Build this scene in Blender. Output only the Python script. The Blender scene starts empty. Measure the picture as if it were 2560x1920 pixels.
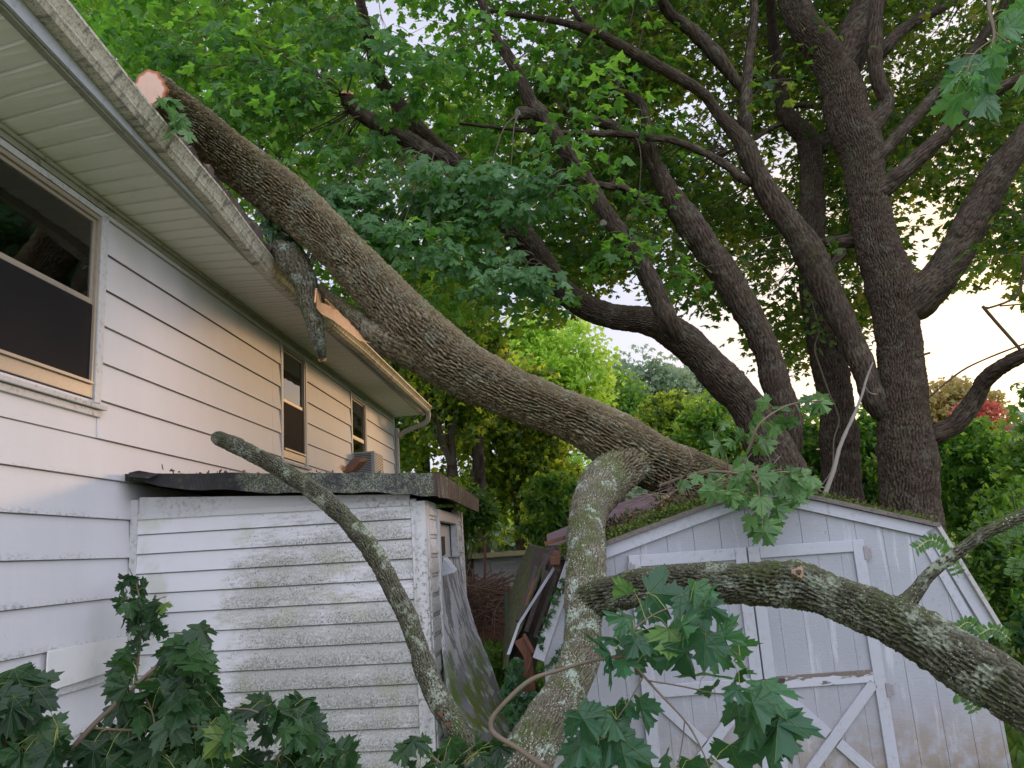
import bpy, math, random
import numpy as np
from mathutils import Matrix, Vector
sc = bpy.context.scene
COL = sc.collection
rs = np.random.RandomState(7)
# ------------------------------------------------------------------ camera
F = 1923.0
Yw = np.array([138, 406, 1923.0]); Yw /= np.linalg.norm(Yw)
Zw = np.array([-.07, -1, (.07*138+406)/1923]); Zw /= np.linalg.norm(Zw)
Xw = np.cross(Yw, Zw)
C0 = np.array([0, 0, 2.0])
cam = bpy.data.cameras.new('camera'); co = bpy.data.objects.new('camera', cam); COL.objects.link(co)
cam.sensor_width = 36; cam.lens = F/2560*36; cam.clip_start = .05; cam.clip_end = 600
co.matrix_world = Matrix(((Xw[0], -Xw[1], -Xw[2], 0), (Yw[0], -Yw[1], -Yw[2], 0), (Zw[0], -Zw[1], -Zw[2], 2.0), (0, 0, 0, 1)))
sc.camera = co
# ------------------------------------------------------------------ world, sun, exposure
SUN_EL, SUN_AZ = 9.0, 31.0           # azimuth measured from +y towards +x
w = bpy.data.worlds.new('World'); sc.world = w; w.use_nodes = True
nt = w.node_tree; nt.nodes.clear()
def wn(t, **k):
    n = nt.nodes.new(t)
    for a, b in k.items(): setattr(n, a, b)
    return n
out = wn('ShaderNodeOutputWorld'); bg = wn('ShaderNodeBackground')
sky = wn('ShaderNodeTexSky', sky_type='NISHITA', sun_disc=False, sun_elevation=math.radians(SUN_EL), sun_rotation=math.radians(SUN_AZ), dust_density=2.0)
tc = wn('ShaderNodeTexCoord'); sep = wn('ShaderNodeSeparateXYZ'); nt.links.new(tc.outputs['Generated'], sep.inputs[0])
# cloud deck: soft grey-lavender, warm near the setting sun, with brightness added overhead and behind to fill the shade
dotn = wn('ShaderNodeVectorMath', operation='DOT_PRODUCT'); nt.links.new(tc.outputs['Generated'], dotn.inputs[0])
e, a = math.radians(SUN_EL), math.radians(SUN_AZ)
dotn.inputs[1].default_value = (math.cos(e)*math.sin(a), math.cos(e)*math.cos(a), math.sin(e))
glow = wn('ShaderNodeMapRange', interpolation_type='SMOOTHSTEP'); nt.links.new(dotn.outputs['Value'], glow.inputs[0])
glow.inputs[1].default_value = .90; glow.inputs[2].default_value = .995
mp = wn('ShaderNodeMapping'); nt.links.new(tc.outputs['Generated'], mp.inputs[0]); mp.inputs['Scale'].default_value = (1.2, 1.2, 7)
mp.inputs['Rotation'].default_value = (0, .12, 0)
ns = wn('ShaderNodeTexNoise'); nt.links.new(mp.outputs[0], ns.inputs[0]); ns.inputs['Scale'].default_value = 2.8; ns.inputs['Detail'].default_value = 4
base = wn('ShaderNodeMix', data_type='RGBA'); nt.links.new(ns.outputs[0], base.inputs[0])
base.inputs[6].default_value = (.37, .40, .53, 1); base.inputs[7].default_value = (.74, .735, .84, 1)
gm = wn('ShaderNodeMath', operation='MULTIPLY'); nt.links.new(glow.outputs[0], gm.inputs[0])
nr = wn('ShaderNodeMapRange'); nt.links.new(ns.outputs[0], nr.inputs[0]); nr.inputs[1].default_value = .35; nr.inputs[2].default_value = .6; nr.inputs[3].default_value = .35
nt.links.new(nr.outputs[0], gm.inputs[1])
warm = wn('ShaderNodeMix', data_type='RGBA'); nt.links.new(gm.outputs[0], warm.inputs[0]); nt.links.new(base.outputs[2], warm.inputs[6])
warm.inputs[7].default_value = (.95, .72, .52, 1)
lift = wn('ShaderNodeMapRange', interpolation_type='SMOOTHSTEP'); nt.links.new(sep.outputs['Y'], lift.inputs[0])
lift.inputs[1].default_value = .45; lift.inputs[2].default_value = -.5; lift.inputs[3].default_value = 1.1; lift.inputs[4].default_value = 3.0
sc1 = wn('ShaderNodeVectorMath', operation='SCALE'); nt.links.new(warm.outputs[2], sc1.inputs[0]); nt.links.new(lift.outputs[0], sc1.inputs['Scale'])
sc2 = wn('ShaderNodeVectorMath', operation='SCALE'); nt.links.new(sky.outputs[0], sc2.inputs[0]); sc2.inputs['Scale'].default_value = .10
mx = wn('ShaderNodeMix', data_type='RGBA'); mx.inputs[0].default_value = .9
nt.links.new(sc2.outputs[0], mx.inputs[6]); nt.links.new(sc1.outputs[0], mx.inputs[7])
nt.links.new(mx.outputs[2], bg.inputs[0]); bg.inputs[1].default_value = 1.0; nt.links.new(bg.outputs[0], out.inputs[0])
sl = bpy.data.lights.new('sun', 'SUN'); so = bpy.data.objects.new('sun', sl); COL.objects.link(so)
sl.energy = 1.05; sl.angle = math.radians(8); sl.color = (1, .58, .28)
sd = Vector((math.cos(e)*math.sin(a), math.cos(e)*math.cos(a), math.sin(e)))
so.rotation_euler = sd.to_track_quat('Z', 'Y').to_euler(); so.location = (20, 30, 20)
sc.view_settings.view_transform = 'Standard'; sc.view_settings.look = 'None'; sc.view_settings.exposure = .48; sc.view_settings.gamma = 1
sc.render.engine = 'CYCLES'; sc.cycles.max_bounces = 7; sc.cycles.diffuse_bounces = 4; sc.cycles.glossy_bounces = 3; sc.cycles.transmission_bounces = 5; sc.cycles.transparent_max_bounces = 8
sc.cycles.use_denoising = True

# ------------------------------------------------------------------ measuring helpers (a photo point cast onto a real plane)
def ray(px, py):
    d = np.array([(px-1280)/F, (py-960)/F, 1.0]); return np.array([Xw@d, Yw@d, Zw@d])
def ax(px, py, X): d = ray(px, py); return C0+d*(X/d[0])
def ay(px, py, Y): d = ray(px, py); return C0+d*(Y/d[1])
def az(px, py, Z): d = ray(px, py); return C0+d*((Z-2)/d[2])
def proj(P):
    c = (np.atleast_2d(P)-C0) @ np.stack([Xw, Yw, Zw]); return 1280+F*c[:, 0]/c[:, 2], 960+F*c[:, 1]/c[:, 2]
c3 = lambda x, y: (x*.5425, 640+y*.5425)
c4 = lambda x, y: (1760+x*.422, y*.422)
c5 = lambda x, y: (1760+x*.422, 600+y*.422)
cc = lambda x, y: (1000+x*.422, y*.422)
cs = lambda x, y: (1400+x*.5244, 1150+y*.5244)
ck = lambda x, y: (1000+x*.5245, 1050+y*.5245)
cb = lambda x, y: (x*.434, 1200+y*.434)

# ------------------------------------------------------------------ objects
BASE = {}
def tag(o, label=None, cat=None, group=None, kind=None):
    if label: o['label'] = label
    if cat: o['category'] = cat
    if group: o['group'] = group
    if kind: o['kind'] = kind
    return o
def thing(name, label, cat, loc=(0, 0, 0), group=None):
    o = bpy.data.objects.new(name, None); COL.objects.link(o); o.location = loc; o.empty_display_size = .2
    BASE[o.name] = np.array(loc, float); return tag(o, label, cat, group)
def mesh(name, V, Fc, mat, parent=None, uv=None, att=None, smooth=False, origin=None):
    """V (n,3) world coordinates; Fc array (m,k) or list of polygons"""
    V = np.asarray(V, float)
    b = BASE[parent.name] if parent is not None else (np.array(origin, float) if origin is not None else np.zeros(3))
    me = bpy.data.meshes.new(name)
    me.vertices.add(len(V)); me.vertices.foreach_set('co', (V-b).astype(np.float32).ravel())
    if isinstance(Fc, tuple):
        tot = np.r_[np.full(len(Fc[0]), 4), np.full(len(Fc[1]), 3)]; flat = np.r_[Fc[0].ravel(), Fc[1].ravel()]; m = len(tot)
    elif isinstance(Fc, np.ndarray):
        m, k = Fc.shape; flat = Fc.ravel(); tot = np.full(m, k)
    else:
        tot = np.array([len(f) for f in Fc]); flat = np.concatenate([np.asarray(f) for f in Fc]); m = len(tot)
    st = np.concatenate([[0], np.cumsum(tot)[:-1]])
    me.loops.add(len(flat)); me.loops.foreach_set('vertex_index', flat.astype(np.int32))
    me.polygons.add(m); me.polygons.foreach_set('loop_start', st.astype(np.int32)); me.polygons.foreach_set('loop_total', tot.astype(np.int32))
    me.update(calc_edges=True)
    if uv is not None:
        l = me.uv_layers.new(name='uv'); l.data.foreach_set('uv', np.asarray(uv)[flat].astype(np.float32).ravel())
    if att:
        for kx, v in att.items():
            t = me.attributes.new(kx, 'FLOAT', 'POINT'); t.data.foreach_set('value', np.asarray(v, np.float32))
    me.polygons.foreach_set('use_smooth', np.full(m, bool(smooth)))
    me.materials.append(mat); me.validate()
    o = bpy.data.objects.new(name, me); COL.objects.link(o)
    if parent is not None: o.parent = parent; BASE[o.name] = b*0+b
    else: o.location = b; BASE[o.name] = b
    if parent is not None: BASE[o.name] = b
    return o
class MB:
    def __init__(s): s.v = []; s.f = []
    def add(s, v, f):
        n = len(s.v); s.v += [tuple(map(float, p)) for p in v]; s.f += [[i+n for i in q] for q in f]; return s
    def box(s, a, b):
        x0, y0, z0 = a; x1, y1, z1 = b
        return s.add([(x0, y0, z0), (x1, y0, z0), (x1, y1, z0), (x0, y1, z0), (x0, y0, z1), (x1, y0, z1), (x1, y1, z1), (x0, y1, z1)],
                     [(0, 3, 2, 1), (4, 5, 6, 7), (0, 1, 5, 4), (1, 2, 6, 5), (2, 3, 7, 6), (3, 0, 4, 7)])
    def prism(s, poly, ext):
        """polygon of 3-D points extruded by vector ext"""
        P = [np.array(p, float) for p in poly]; n = len(P); e_ = np.array(ext, float)
        return s.add(P+[p+e_ for p in P], [list(range(n))[::-1], list(range(n, 2*n))]+[(i, (i+1) % n, n+(i+1) % n, n+i) for i in range(n)])
    def bar(s, p, q, w_, h_, up=(0, 0, 1)):
        p = np.array(p, float); q = np.array(q, float); d = q-p; d /= np.linalg.norm(d)
        u = np.cross(d, up); u /= np.linalg.norm(u); v = np.cross(u, d)
        c = [-u*w_/2-v*h_/2, u*w_/2-v*h_/2, u*w_/2+v*h_/2, -u*w_/2+v*h_/2]
        return s.prism([p+k for k in c], q-p)
    def build(s, name, mat, parent=None, bevel=0, origin=None):
        o = mesh(name, np.array(s.v), s.f, mat, parent, origin=origin)
        if bevel:
            m = o.modifiers.new('b', 'BEVEL'); m.width = bevel; m.segments = 2; m.limit_method = 'ANGLE'
        return o

# ------------------------------------------------------------------ noise
def vn(p, seed=0):
    p = np.asarray(p, float); i = np.floor(p).astype(np.int64); f = p-i; f = f*f*(3-2*f)
    def h(a, b, c):
        n = (a*73856093) ^ (b*19349663) ^ (c*83492791) ^ (seed*2654435 + 12345)
        n = (n ^ (n >> 13))*1274126177 & 0x7fffffff; n = (n ^ (n >> 16)) & 0xffff
        return n/32767.5-1
    r = 0
    for dx in (0, 1):
        wx = f[:, 0] if dx else 1-f[:, 0]
        for dy in (0, 1):
            wy = f[:, 1] if dy else 1-f[:, 1]
            for dz in (0, 1):
                wz = f[:, 2] if dz else 1-f[:, 2]
                r = r+wx*wy*wz*h(i[:, 0]+dx, i[:, 1]+dy, i[:, 2]+dz)
    return r

# ------------------------------------------------------------------ materials
class G:
    def __init__(s, name):
        s.m = bpy.data.materials.new(name); s.m.use_nodes = True; s.t = s.m.node_tree; s.t.nodes.clear()
        s.out = s.t.nodes.new('ShaderNodeOutputMaterial'); s._g = None
    def n(s, t, **k):
        x = s.t.nodes.new(t)
        for a_, b_ in k.items(): setattr(x, a_, b_)
        return x
    def put(s, sock, v):
        if isinstance(v, bpy.types.NodeSocket): s.t.links.new(v, sock)
        elif v is not None:
            if isinstance(v, (tuple, list)) and len(v) == 3 and sock.type == 'RGBA': v = (*v, 1)
            sock.default_value = v
    def geo(s):
        if not s._g: s._g = s.n('ShaderNodeNewGeometry')
        return s._g
    def pos(s): return s.geo().outputs['Position']
    def xyz(s, v):
        x = s.n('ShaderNodeSeparateXYZ'); s.put(x.inputs[0], v); return x.outputs
    def scale(s, v, sx, sy, sz):
        x = s.n('ShaderNodeMapping'); s.put(x.inputs[0], v); x.inputs['Scale'].default_value = (sx, sy, sz); return x.outputs[0]
    def noise(s, sc_, det=3, v=None, rough=.55, dist=0):
        x = s.n('ShaderNodeTexNoise'); s.put(x.inputs['Vector'], v if v is not None else s.pos()); x.inputs['Scale'].default_value = sc_
        x.inputs['Detail'].default_value = det; x.inputs['Roughness'].default_value = rough; x.inputs['Distortion'].default_value = dist; return x.outputs[0]
    def voro(s, sc_, v=None, feat='F1'):
        x = s.n('ShaderNodeTexVoronoi', feature=feat); s.put(x.inputs['Vector'], v if v is not None else s.pos()); x.inputs['Scale'].default_value = sc_; return x.outputs['Distance']
    def ramp(s, f, a_, b_, lo=0., hi=1., smooth=True):
        x = s.n('ShaderNodeMapRange', interpolation_type='SMOOTHSTEP' if smooth else 'LINEAR'); s.put(x.inputs[0], f)
        for i, v in enumerate((a_, b_, lo, hi)): s.put(x.inputs[i+1], v)
        return x.outputs[0]
    def math(s, op, a_, b_=None):
        x = s.n('ShaderNodeMath', operation=op); s.put(x.inputs[0], a_)
        if b_ is not None: s.put(x.inputs[1], b_)
        return x.outputs[0]
    def mul(s, *a_):
        r = a_[0]
        for b_ in a_[1:]: r = s.math('MULTIPLY', r, b_)
        return r
    def mix(s, f, a_, b_):
        x = s.n('ShaderNodeMix', data_type='RGBA'); s.put(x.inputs[0], f); s.put(x.inputs[6], a_); s.put(x.inputs[7], b_); return x.outputs[2]
    def attr(s, name): x = s.n('ShaderNodeAttribute', attribute_name=name); return x.outputs['Fac']
    def bump(s, h, d=.01, st=1.0):
        x = s.n('ShaderNodeBump'); s.put(x.inputs['Height'], h); x.inputs['Distance'].default_value = d; x.inputs['Strength'].default_value = st; return x.outputs[0]
    def bsdf(s, col, rough=.6, spec=.5, metal=0, nrm=None, trans=0):
        x = s.n('ShaderNodeBsdfPrincipled'); s.put(x.inputs['Base Color'], col); s.put(x.inputs['Roughness'], rough)
        s.put(x.inputs['Specular IOR Level'], spec); s.put(x.inputs['Metallic'], metal); x.inputs['Transmission Weight'].default_value = trans
        if nrm is not None: s.put(x.inputs['Normal'], nrm)
        s.t.links.new(x.outputs[0], s.out.inputs[0]); return x
    def nz(s): return s.xyz(s.geo().outputs['Normal'])[2]

def paint(name, col, dirt=(.16, .15, .12), amt=.5, scale=14, rough=.55, bumpd=.001, streak=False):
    g = G(name); n1 = g.noise(scale, 6, rough=.7); n2 = g.noise(2.2, 3)
    f = g.mul(g.ramp(n1, .48, .68), g.ramp(n2, .3, .7), amt)
    c = g.mix(g.noise(3, 2), tuple(x*.93 for x in col), col); c = g.mix(f, c, dirt)
    if streak: c = g.mix(g.mul(g.ramp(g.noise(1, 5, g.scale(g.pos(), 14, 14, 1.2)), .52, .72), .4), c, dirt)
    g.bsdf(c, rough, .4, nrm=g.bump(n1, bumpd)); return g.m
# house siding
def siding(name, col, z0, ex, alg_lo, alg_hi):
    g = G(name); P = g.pos(); X, Y, Z = g.xyz(P)[0:3]
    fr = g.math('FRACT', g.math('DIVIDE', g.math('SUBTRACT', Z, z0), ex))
    edge = g.ramp(fr, .20, 0.0); low = g.ramp(Z, 3.2, 2.2)
    n1 = g.noise(60, 6, g.scale(P, 1, .45, 1), .75); n2 = g.noise(1.6, 3, g.scale(P, 1, 1, .3)); n3 = g.noise(5, 4, g.scale(P, 1, 1, .2))
    c = g.mix(n3, tuple(x*.9 for x in col), col)
    f = g.mul(edge, g.ramp(g.math('ADD', n1, g.mul(n2, .5)), .74, 1.05), g.ramp(low, 0, 1, .05, .9))
    c = g.mix(f, c, (.10, .11, .055))
    c = g.mix(g.mul(g.ramp(g.noise(90, 2), .66, .8), g.ramp(n2, .45, .65), .7), c, (.14, .13, .1))
    c = g.mix(g.mul(g.ramp(fr, .955, .99), .8), c, (.08, .08, .07))     # lap shadow painted dark along the top of each board
    up = g.mul(g.ramp(Z, 4.0, 4.95), g.ramp(g.noise(1.1, 3, g.scale(P, 1, 1, .5)), .35, .7), .45)
    c = g.mix(up, c, (.44, .40, .31))
    g.bsdf(c, .55, .35, nrm=g.bump(g.noise(130, 3, g.scale(P, 1, .25, 1)), .0012)); return g.m
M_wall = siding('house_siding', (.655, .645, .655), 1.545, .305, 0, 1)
def lean_siding():
    g = G('lean_to_siding'); P = g.pos(); X, Y, Z = g.xyz(P)[0:3]
    n1 = g.noise(70, 8, rough=.8); n2 = g.noise(1.7, 4, g.scale(P, .8, .8, 1.6)); n3 = g.noise(20, 5, g.scale(P, .5, .5, 2.4), .7)
    fr0 = g.math('FRACT', g.math('DIVIDE', g.math('ADD', g.math('ADD', Z, .02), g.mul(g.math('ADD', X, 3.52), .0121)), .157))
    band = g.math('ADD', g.ramp(X, -3.3, -2.3, -.35, .06), g.ramp(Z, 1.0, 2.3, .08, -.10))
    m = g.math('ADD', g.math('ADD', g.mul(n2, .75), g.mul(n3, .45)), band)
    f = g.mul(g.ramp(m, .44, .68), g.ramp(n1, .40, .58), g.ramp(fr0, .1, .8, 1, .5))
    c = g.mix(g.noise(4, 3), (.66, .66, .67), (.74, .74, .755))
    c = g.mix(g.mul(g.ramp(m, .48, .72), .5), c, (.38, .39, .31))
    c = g.mix(g.mul(g.ramp(g.noise(3, 4), .52, .66), .35), c, (.42, .45, .22))
    c = g.mix(g.mul(f, .85), c, (.17, .165, .13))
    fr = g.math('FRACT', g.math('DIVIDE', g.math('ADD', g.math('ADD', Z, .02), g.mul(g.math('ADD', X, 3.52), .0121)), .157)); c = g.mix(g.mul(g.ramp(fr, .90, .985), .85), c, (.06, .06, .05))  # shadow line under each lap painted into the board top
    sp = g.mul(g.ramp(g.voro(42), .28, .18), g.ramp(m, .40, .58), g.ramp(g.noise(9, 2), .48, .58))
    c = g.mix(g.mul(sp, .8), c, (.10, .105, .09))
    g.bsdf(c, .6, .3, nrm=g.bump(n1, .0015)); return g.m
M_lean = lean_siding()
M_trimw = paint('weathered_white_trim', (.58, .58, .57), (.13, .12, .09), .9, 30)
M_trimg = paint('lichened_corner_paint', (.60, .60, .59), (.17, .165, .12), 2.2, 26, streak=True)
M_frieze = paint('grey_green_trim', (.34, .33, .25), (.09, .10, .06), .8, 10)
M_soffit = paint('soffit_vinyl', (.88, .85, .78), (.45, .42, .32), .20, 6)
M_fascia = paint('fascia_metal', (.46, .48, .50), (.16, .15, .12), .5, 20)
def gutterm():
    g = G('stained_gutter'); P = g.pos(); X, Y, Z = g.xyz(P)[0:3]
    st = g.noise(1, 6, g.scale(P, 4, 16, 9), .7); n2 = g.noise(9, 5, rough=.7); big = g.noise(1.3, 3)
    c = g.mix(n2, (.57, .51, .40), (.68, .62, .50))
    c = g.mix(g.mul(g.ramp(g.math('ADD', st, g.mul(big, .35)), .62, .86), .8), c, (.06, .055, .045))
    c = g.mix(g.mul(g.ramp(g.noise(50, 5, rough=.8), .5, .62), .7), c, (.12, .11, .09))
    g.bsdf(c, .5, .5, nrm=g.bump(n2, .001)); return g.m
M_gut = gutterm()
M_alu = paint('tan_sash_metal', (.36, .30, .23), (.14, .11, .08), .4, 30, .4)
M_peel = paint('peeling_sill_paint', (.55, .54, .52), (.20, .16, .12), 1.0, 26)
def barkm(name, lo, hi, lich=.5, moss=.5, lcol=(.30, .34, .25), mcol=(.07, .10, .02), spots=.3, zsc=1):
    g = G(name); h = g.attr('h'); P = g.pos()
    fine = g.noise(90, 5, rough=.7)
    c = g.mix(g.ramp(g.math('ADD', h, g.mul(g.math('SUBTRACT', fine, .5), .5)), .14, .80, 0, 1, False), lo, hi)
    c = g.mix(g.mul(g.ramp(h, .62, .95), g.ramp(g.noise(14, 4), .4, .65), .5), c, tuple(x*1.7 for x in hi))
    c = g.mix(g.mul(g.ramp(g.noise(2.5, 3), .3, .75), .45), c, tuple(x*.62 for x in hi))
    nz = g.nz(); n3 = g.noise(3.2, 5, rough=.65); n4 = g.noise(28, 5, rough=.75)
    mm = g.mul(g.ramp(g.math('ADD', n3, g.mul(nz, .12)), .54, .70), g.ramp(n4, .35, .6), moss)
    c = g.mix(mm, c, mcol)
    l1 = g.mul(g.ramp(g.noise(5.5, 4, rough=.7), .52, .62), g.ramp(g.noise(45, 4), .40, .52), lich)
    c = g.mix(l1, c, lcol)
    s1 = g.mul(g.ramp(g.voro(70), .30, .16), g.ramp(g.noise(7, 3), .44, .56), spots)
    c = g.mix(s1, c, (.55, .57, .50))
    g.bsdf(c, .9, .15, nrm=g.bump(fine, .004)); return g.m
M_bark = barkm('fallen_bark', (.016, .011, .006), (.195, .155, .088), .35, .6)
M_collar = barkm('collar_bark', (.020, .014, .008), (.19, .16, .095), .8, .9, spots=.8)
M_barkl = barkm('lichened_bark', (.05, .043, .026), (.185, .170, .115), 1.0, .9, spots=1, lcol=(.33, .39, .31))
M_barkn = barkm('grey_green_bark', (.012, .010, .007), (.125, .122, .08), .8, .7, spots=.5)
M_barkd = barkm('standing_bark', (.017, .012, .008), (.088, .064, .046), .12, .5, spots=.15, mcol=(.06, .07, .02))
M_twig = paint('twig_skin', (.17, .13, .09), (.08, .07, .05), .6, 40, .7)
M_dead = paint('dead_grey_wood', (.20, .18, .15), (.12, .11, .09), .6, 40, .8)
def woodm(name, a_, b_, ring=False):
    g = G(name); n = g.noise(1, 5, g.scale(g.pos(), 60, 60, 9), .7)
    g.bsdf(g.mix(n, a_, b_), .7, .3, nrm=g.bump(n, .01)); return g.m
M_torn = woodm('torn_fresh_wood', (.68, .30, .11), (.82, .52, .28))
M_rot = woodm('rotten_lumber', (.07, .032, .02), (.22, .10, .06))
M_darkw = woodm('dark_lumber', (.035, .028, .022), (.09, .07, .055))
def leafm(name, cols, tr, tfac=.45, rough=.42, veins=False, spec=.4):
    g = G(name); r = g.attr('rnd')
    c = g.mix(g.ramp(r, 0, .5, smooth=False), cols[0], cols[1]); c = g.mix(g.ramp(r, .5, 1, smooth=False), c, cols[2])
    t = g.mix(r, tr[0], tr[1])
    if len(cols) > 3: c = g.mix(g.ramp(r, .955, .97), c, cols[3])
    nrm = None
    if veins:
        uv = g.n('ShaderNodeUVMap', uv_map='uv').outputs[0]; u, v = g.xyz(uv)[0:2]
        ang = g.math('ARCTAN2', u, v); rad = g.math('SQRT', g.math('ADD', g.mul(u, u), g.mul(v, v)))
        k = math.radians(47); aa = g.math('SUBTRACT', g.math('MODULO', g.math('ADD', ang, k*4.5), k), k/2)
        dist = g.mul(g.math('ABSOLUTE', aa), rad)
        ve = g.ramp(dist, .022, .006)
        c = g.mix(g.mul(ve, .75), c, (.13, .20, .07)); c = g.mix(g.mul(g.noise(35, 4), .35), c, (.03, .05, .02))
        nrm = g.bump(g.math('SUBTRACT', g.mul(g.noise(40, 3), .6), ve), .004)
    d = g.n('ShaderNodeBsdfPrincipled'); g.put(d.inputs['Base Color'], c); d.inputs['Roughness'].default_value = rough; d.inputs['Specular IOR Level'].default_value = spec
    if nrm is not None: g.put(d.inputs['Normal'], nrm)
    x = g.n('ShaderNodeBsdfTranslucent'); g.put(x.inputs[0], t)
    m_ = g.n('ShaderNodeMixShader'); m_.inputs[0].default_value = tfac
    g.t.links.new(d.outputs[0], m_.inputs[1]); g.t.links.new(x.outputs[0], m_.inputs[2]); g.t.links.new(m_.outputs[0], g.out.inputs[0]); return g.m
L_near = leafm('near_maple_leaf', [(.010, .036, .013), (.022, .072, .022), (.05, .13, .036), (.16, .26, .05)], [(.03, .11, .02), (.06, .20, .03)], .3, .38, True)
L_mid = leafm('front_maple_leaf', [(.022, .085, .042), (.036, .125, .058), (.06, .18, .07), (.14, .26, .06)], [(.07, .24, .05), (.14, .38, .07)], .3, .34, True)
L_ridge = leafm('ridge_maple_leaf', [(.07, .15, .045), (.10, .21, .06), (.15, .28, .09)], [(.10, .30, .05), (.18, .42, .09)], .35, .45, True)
L_crown = leafm('crown_maple_leaf', [(.032, .095, .024), (.055, .15, .030), (.095, .21, .055)], [(.14, .40, .03), (.32, .60, .05)], .5)
L_crownR = leafm('warm_crown_leaf', [(.02, .056, .013), (.035, .09, .017), (.07, .125, .024), (.20, .16, .04)], [(.08, .24, .02), (.34, .44, .04)], .5)
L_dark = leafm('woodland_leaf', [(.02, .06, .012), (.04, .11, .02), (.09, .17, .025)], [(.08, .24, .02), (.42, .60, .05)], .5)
L_dap = leafm('dappled_woodland_leaf', [(.02, .055, .012), (.06, .13, .02), (.20, .29, .03)], [(.06, .16, .015), (.80, .90, .07)], .55)  # random lime leaves put sunlit specks into the colour
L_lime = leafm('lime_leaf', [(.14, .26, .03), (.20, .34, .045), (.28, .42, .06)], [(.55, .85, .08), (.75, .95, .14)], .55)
L_pale = leafm('hazed_far_leaf', [(.12, .18, .10), (.16, .23, .13), (.22, .31, .17)], [(.30, .42, .22), (.38, .50, .28)], .4)  # distance haze put into the pale leaf colour
L_shrub = leafm('shrub_leaf', [(.035, .10, .02), (.065, .16, .03), (.11, .23, .04)], [(.16, .38, .03), (.45, .66, .07)], .52)
L_red = leafm('red_leaf', [(.42, .08, .07), (.52, .13, .11), (.40, .14, .06)], [(.60, .12, .10), (.65, .25, .12)], .45)
L_orange = leafm('orange_tinged_leaf', [(.30, .17, .07), (.24, .26, .08), (.36, .20, .10)], [(.55, .35, .12), (.5, .5, .12)], .5)
L_ivy = leafm('ivy_leaf', [(.012, .045, .015), (.02, .07, .02), (.035, .10, .03)], [(.04, .12, .02), (.07, .2, .03)], .25)
L_litter = leafm('litter', [(.06, .08, .02), (.10, .08, .04), (.16, .10, .05), (.3, .16, .08)], [(.08, .1, .03), (.15, .12, .05)], .2, .8)
M_moss = leafm('moss_tuft', [(.05, .08, .015), (.09, .13, .02), (.14, .19, .03)], [(.1, .16, .02), (.2, .28, .04)], .2, .9)
L_grass = leafm('grass_blade', [(.06, .13, .02), (.10, .19, .03), (.16, .25, .05)], [(.2, .4, .04), (.4, .6, .08)], .4, .6)

# ------------------------------------------------------------------ tubes (trunks, limbs, twigs)
def catmull(P, k):
    P = np.asarray(P, float); P = np.vstack([2*P[0]-P[1], P, 2*P[-1]-P[-2]]); o = []
    for i in range(1, len(P)-2):
        t = np.linspace(0, 1, k, endpoint=False)[:, None]; a_, b_, c_, d_ = P[i-1], P[i], P[i+1], P[i+2]
        o.append(.5*((2*b_)+(-a_+c_)*t+(2*a_-5*b_+4*c_-d_)*t*t+(-a_+3*b_-3*c_+d_)*t**3))
    o.append(P[-2][None]); return np.vstack(o)
def resample(P, step):
    C = catmull(P, 24); L = np.r_[0, np.cumsum(np.linalg.norm(np.diff(C[:, :3], axis=0), axis=1))]
    n = max(3, int(L[-1]/step)+1); s_ = np.linspace(0, L[-1], n)
    return np.stack([np.interp(s_, L, C[:, j]) for j in range(C.shape[1])], 1), s_
def frames(P):
    T = np.gradient(P, axis=0); T /= np.linalg.norm(T, axis=1)[:, None]+1e-12
    U = np.zeros_like(T); u = np.cross(T[0], (0, 0, 1.)); 
    if np.linalg.norm(u) < .1: u = np.cross(T[0], (1., 0, 0))
    U[0] = u/np.linalg.norm(u)
    for i in range(1, len(T)):
        u = U[i-1]-T[i]*(U[i-1]@T[i]); U[i] = u/np.linalg.norm(u)
    return T, U, np.cross(T, U)
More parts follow.
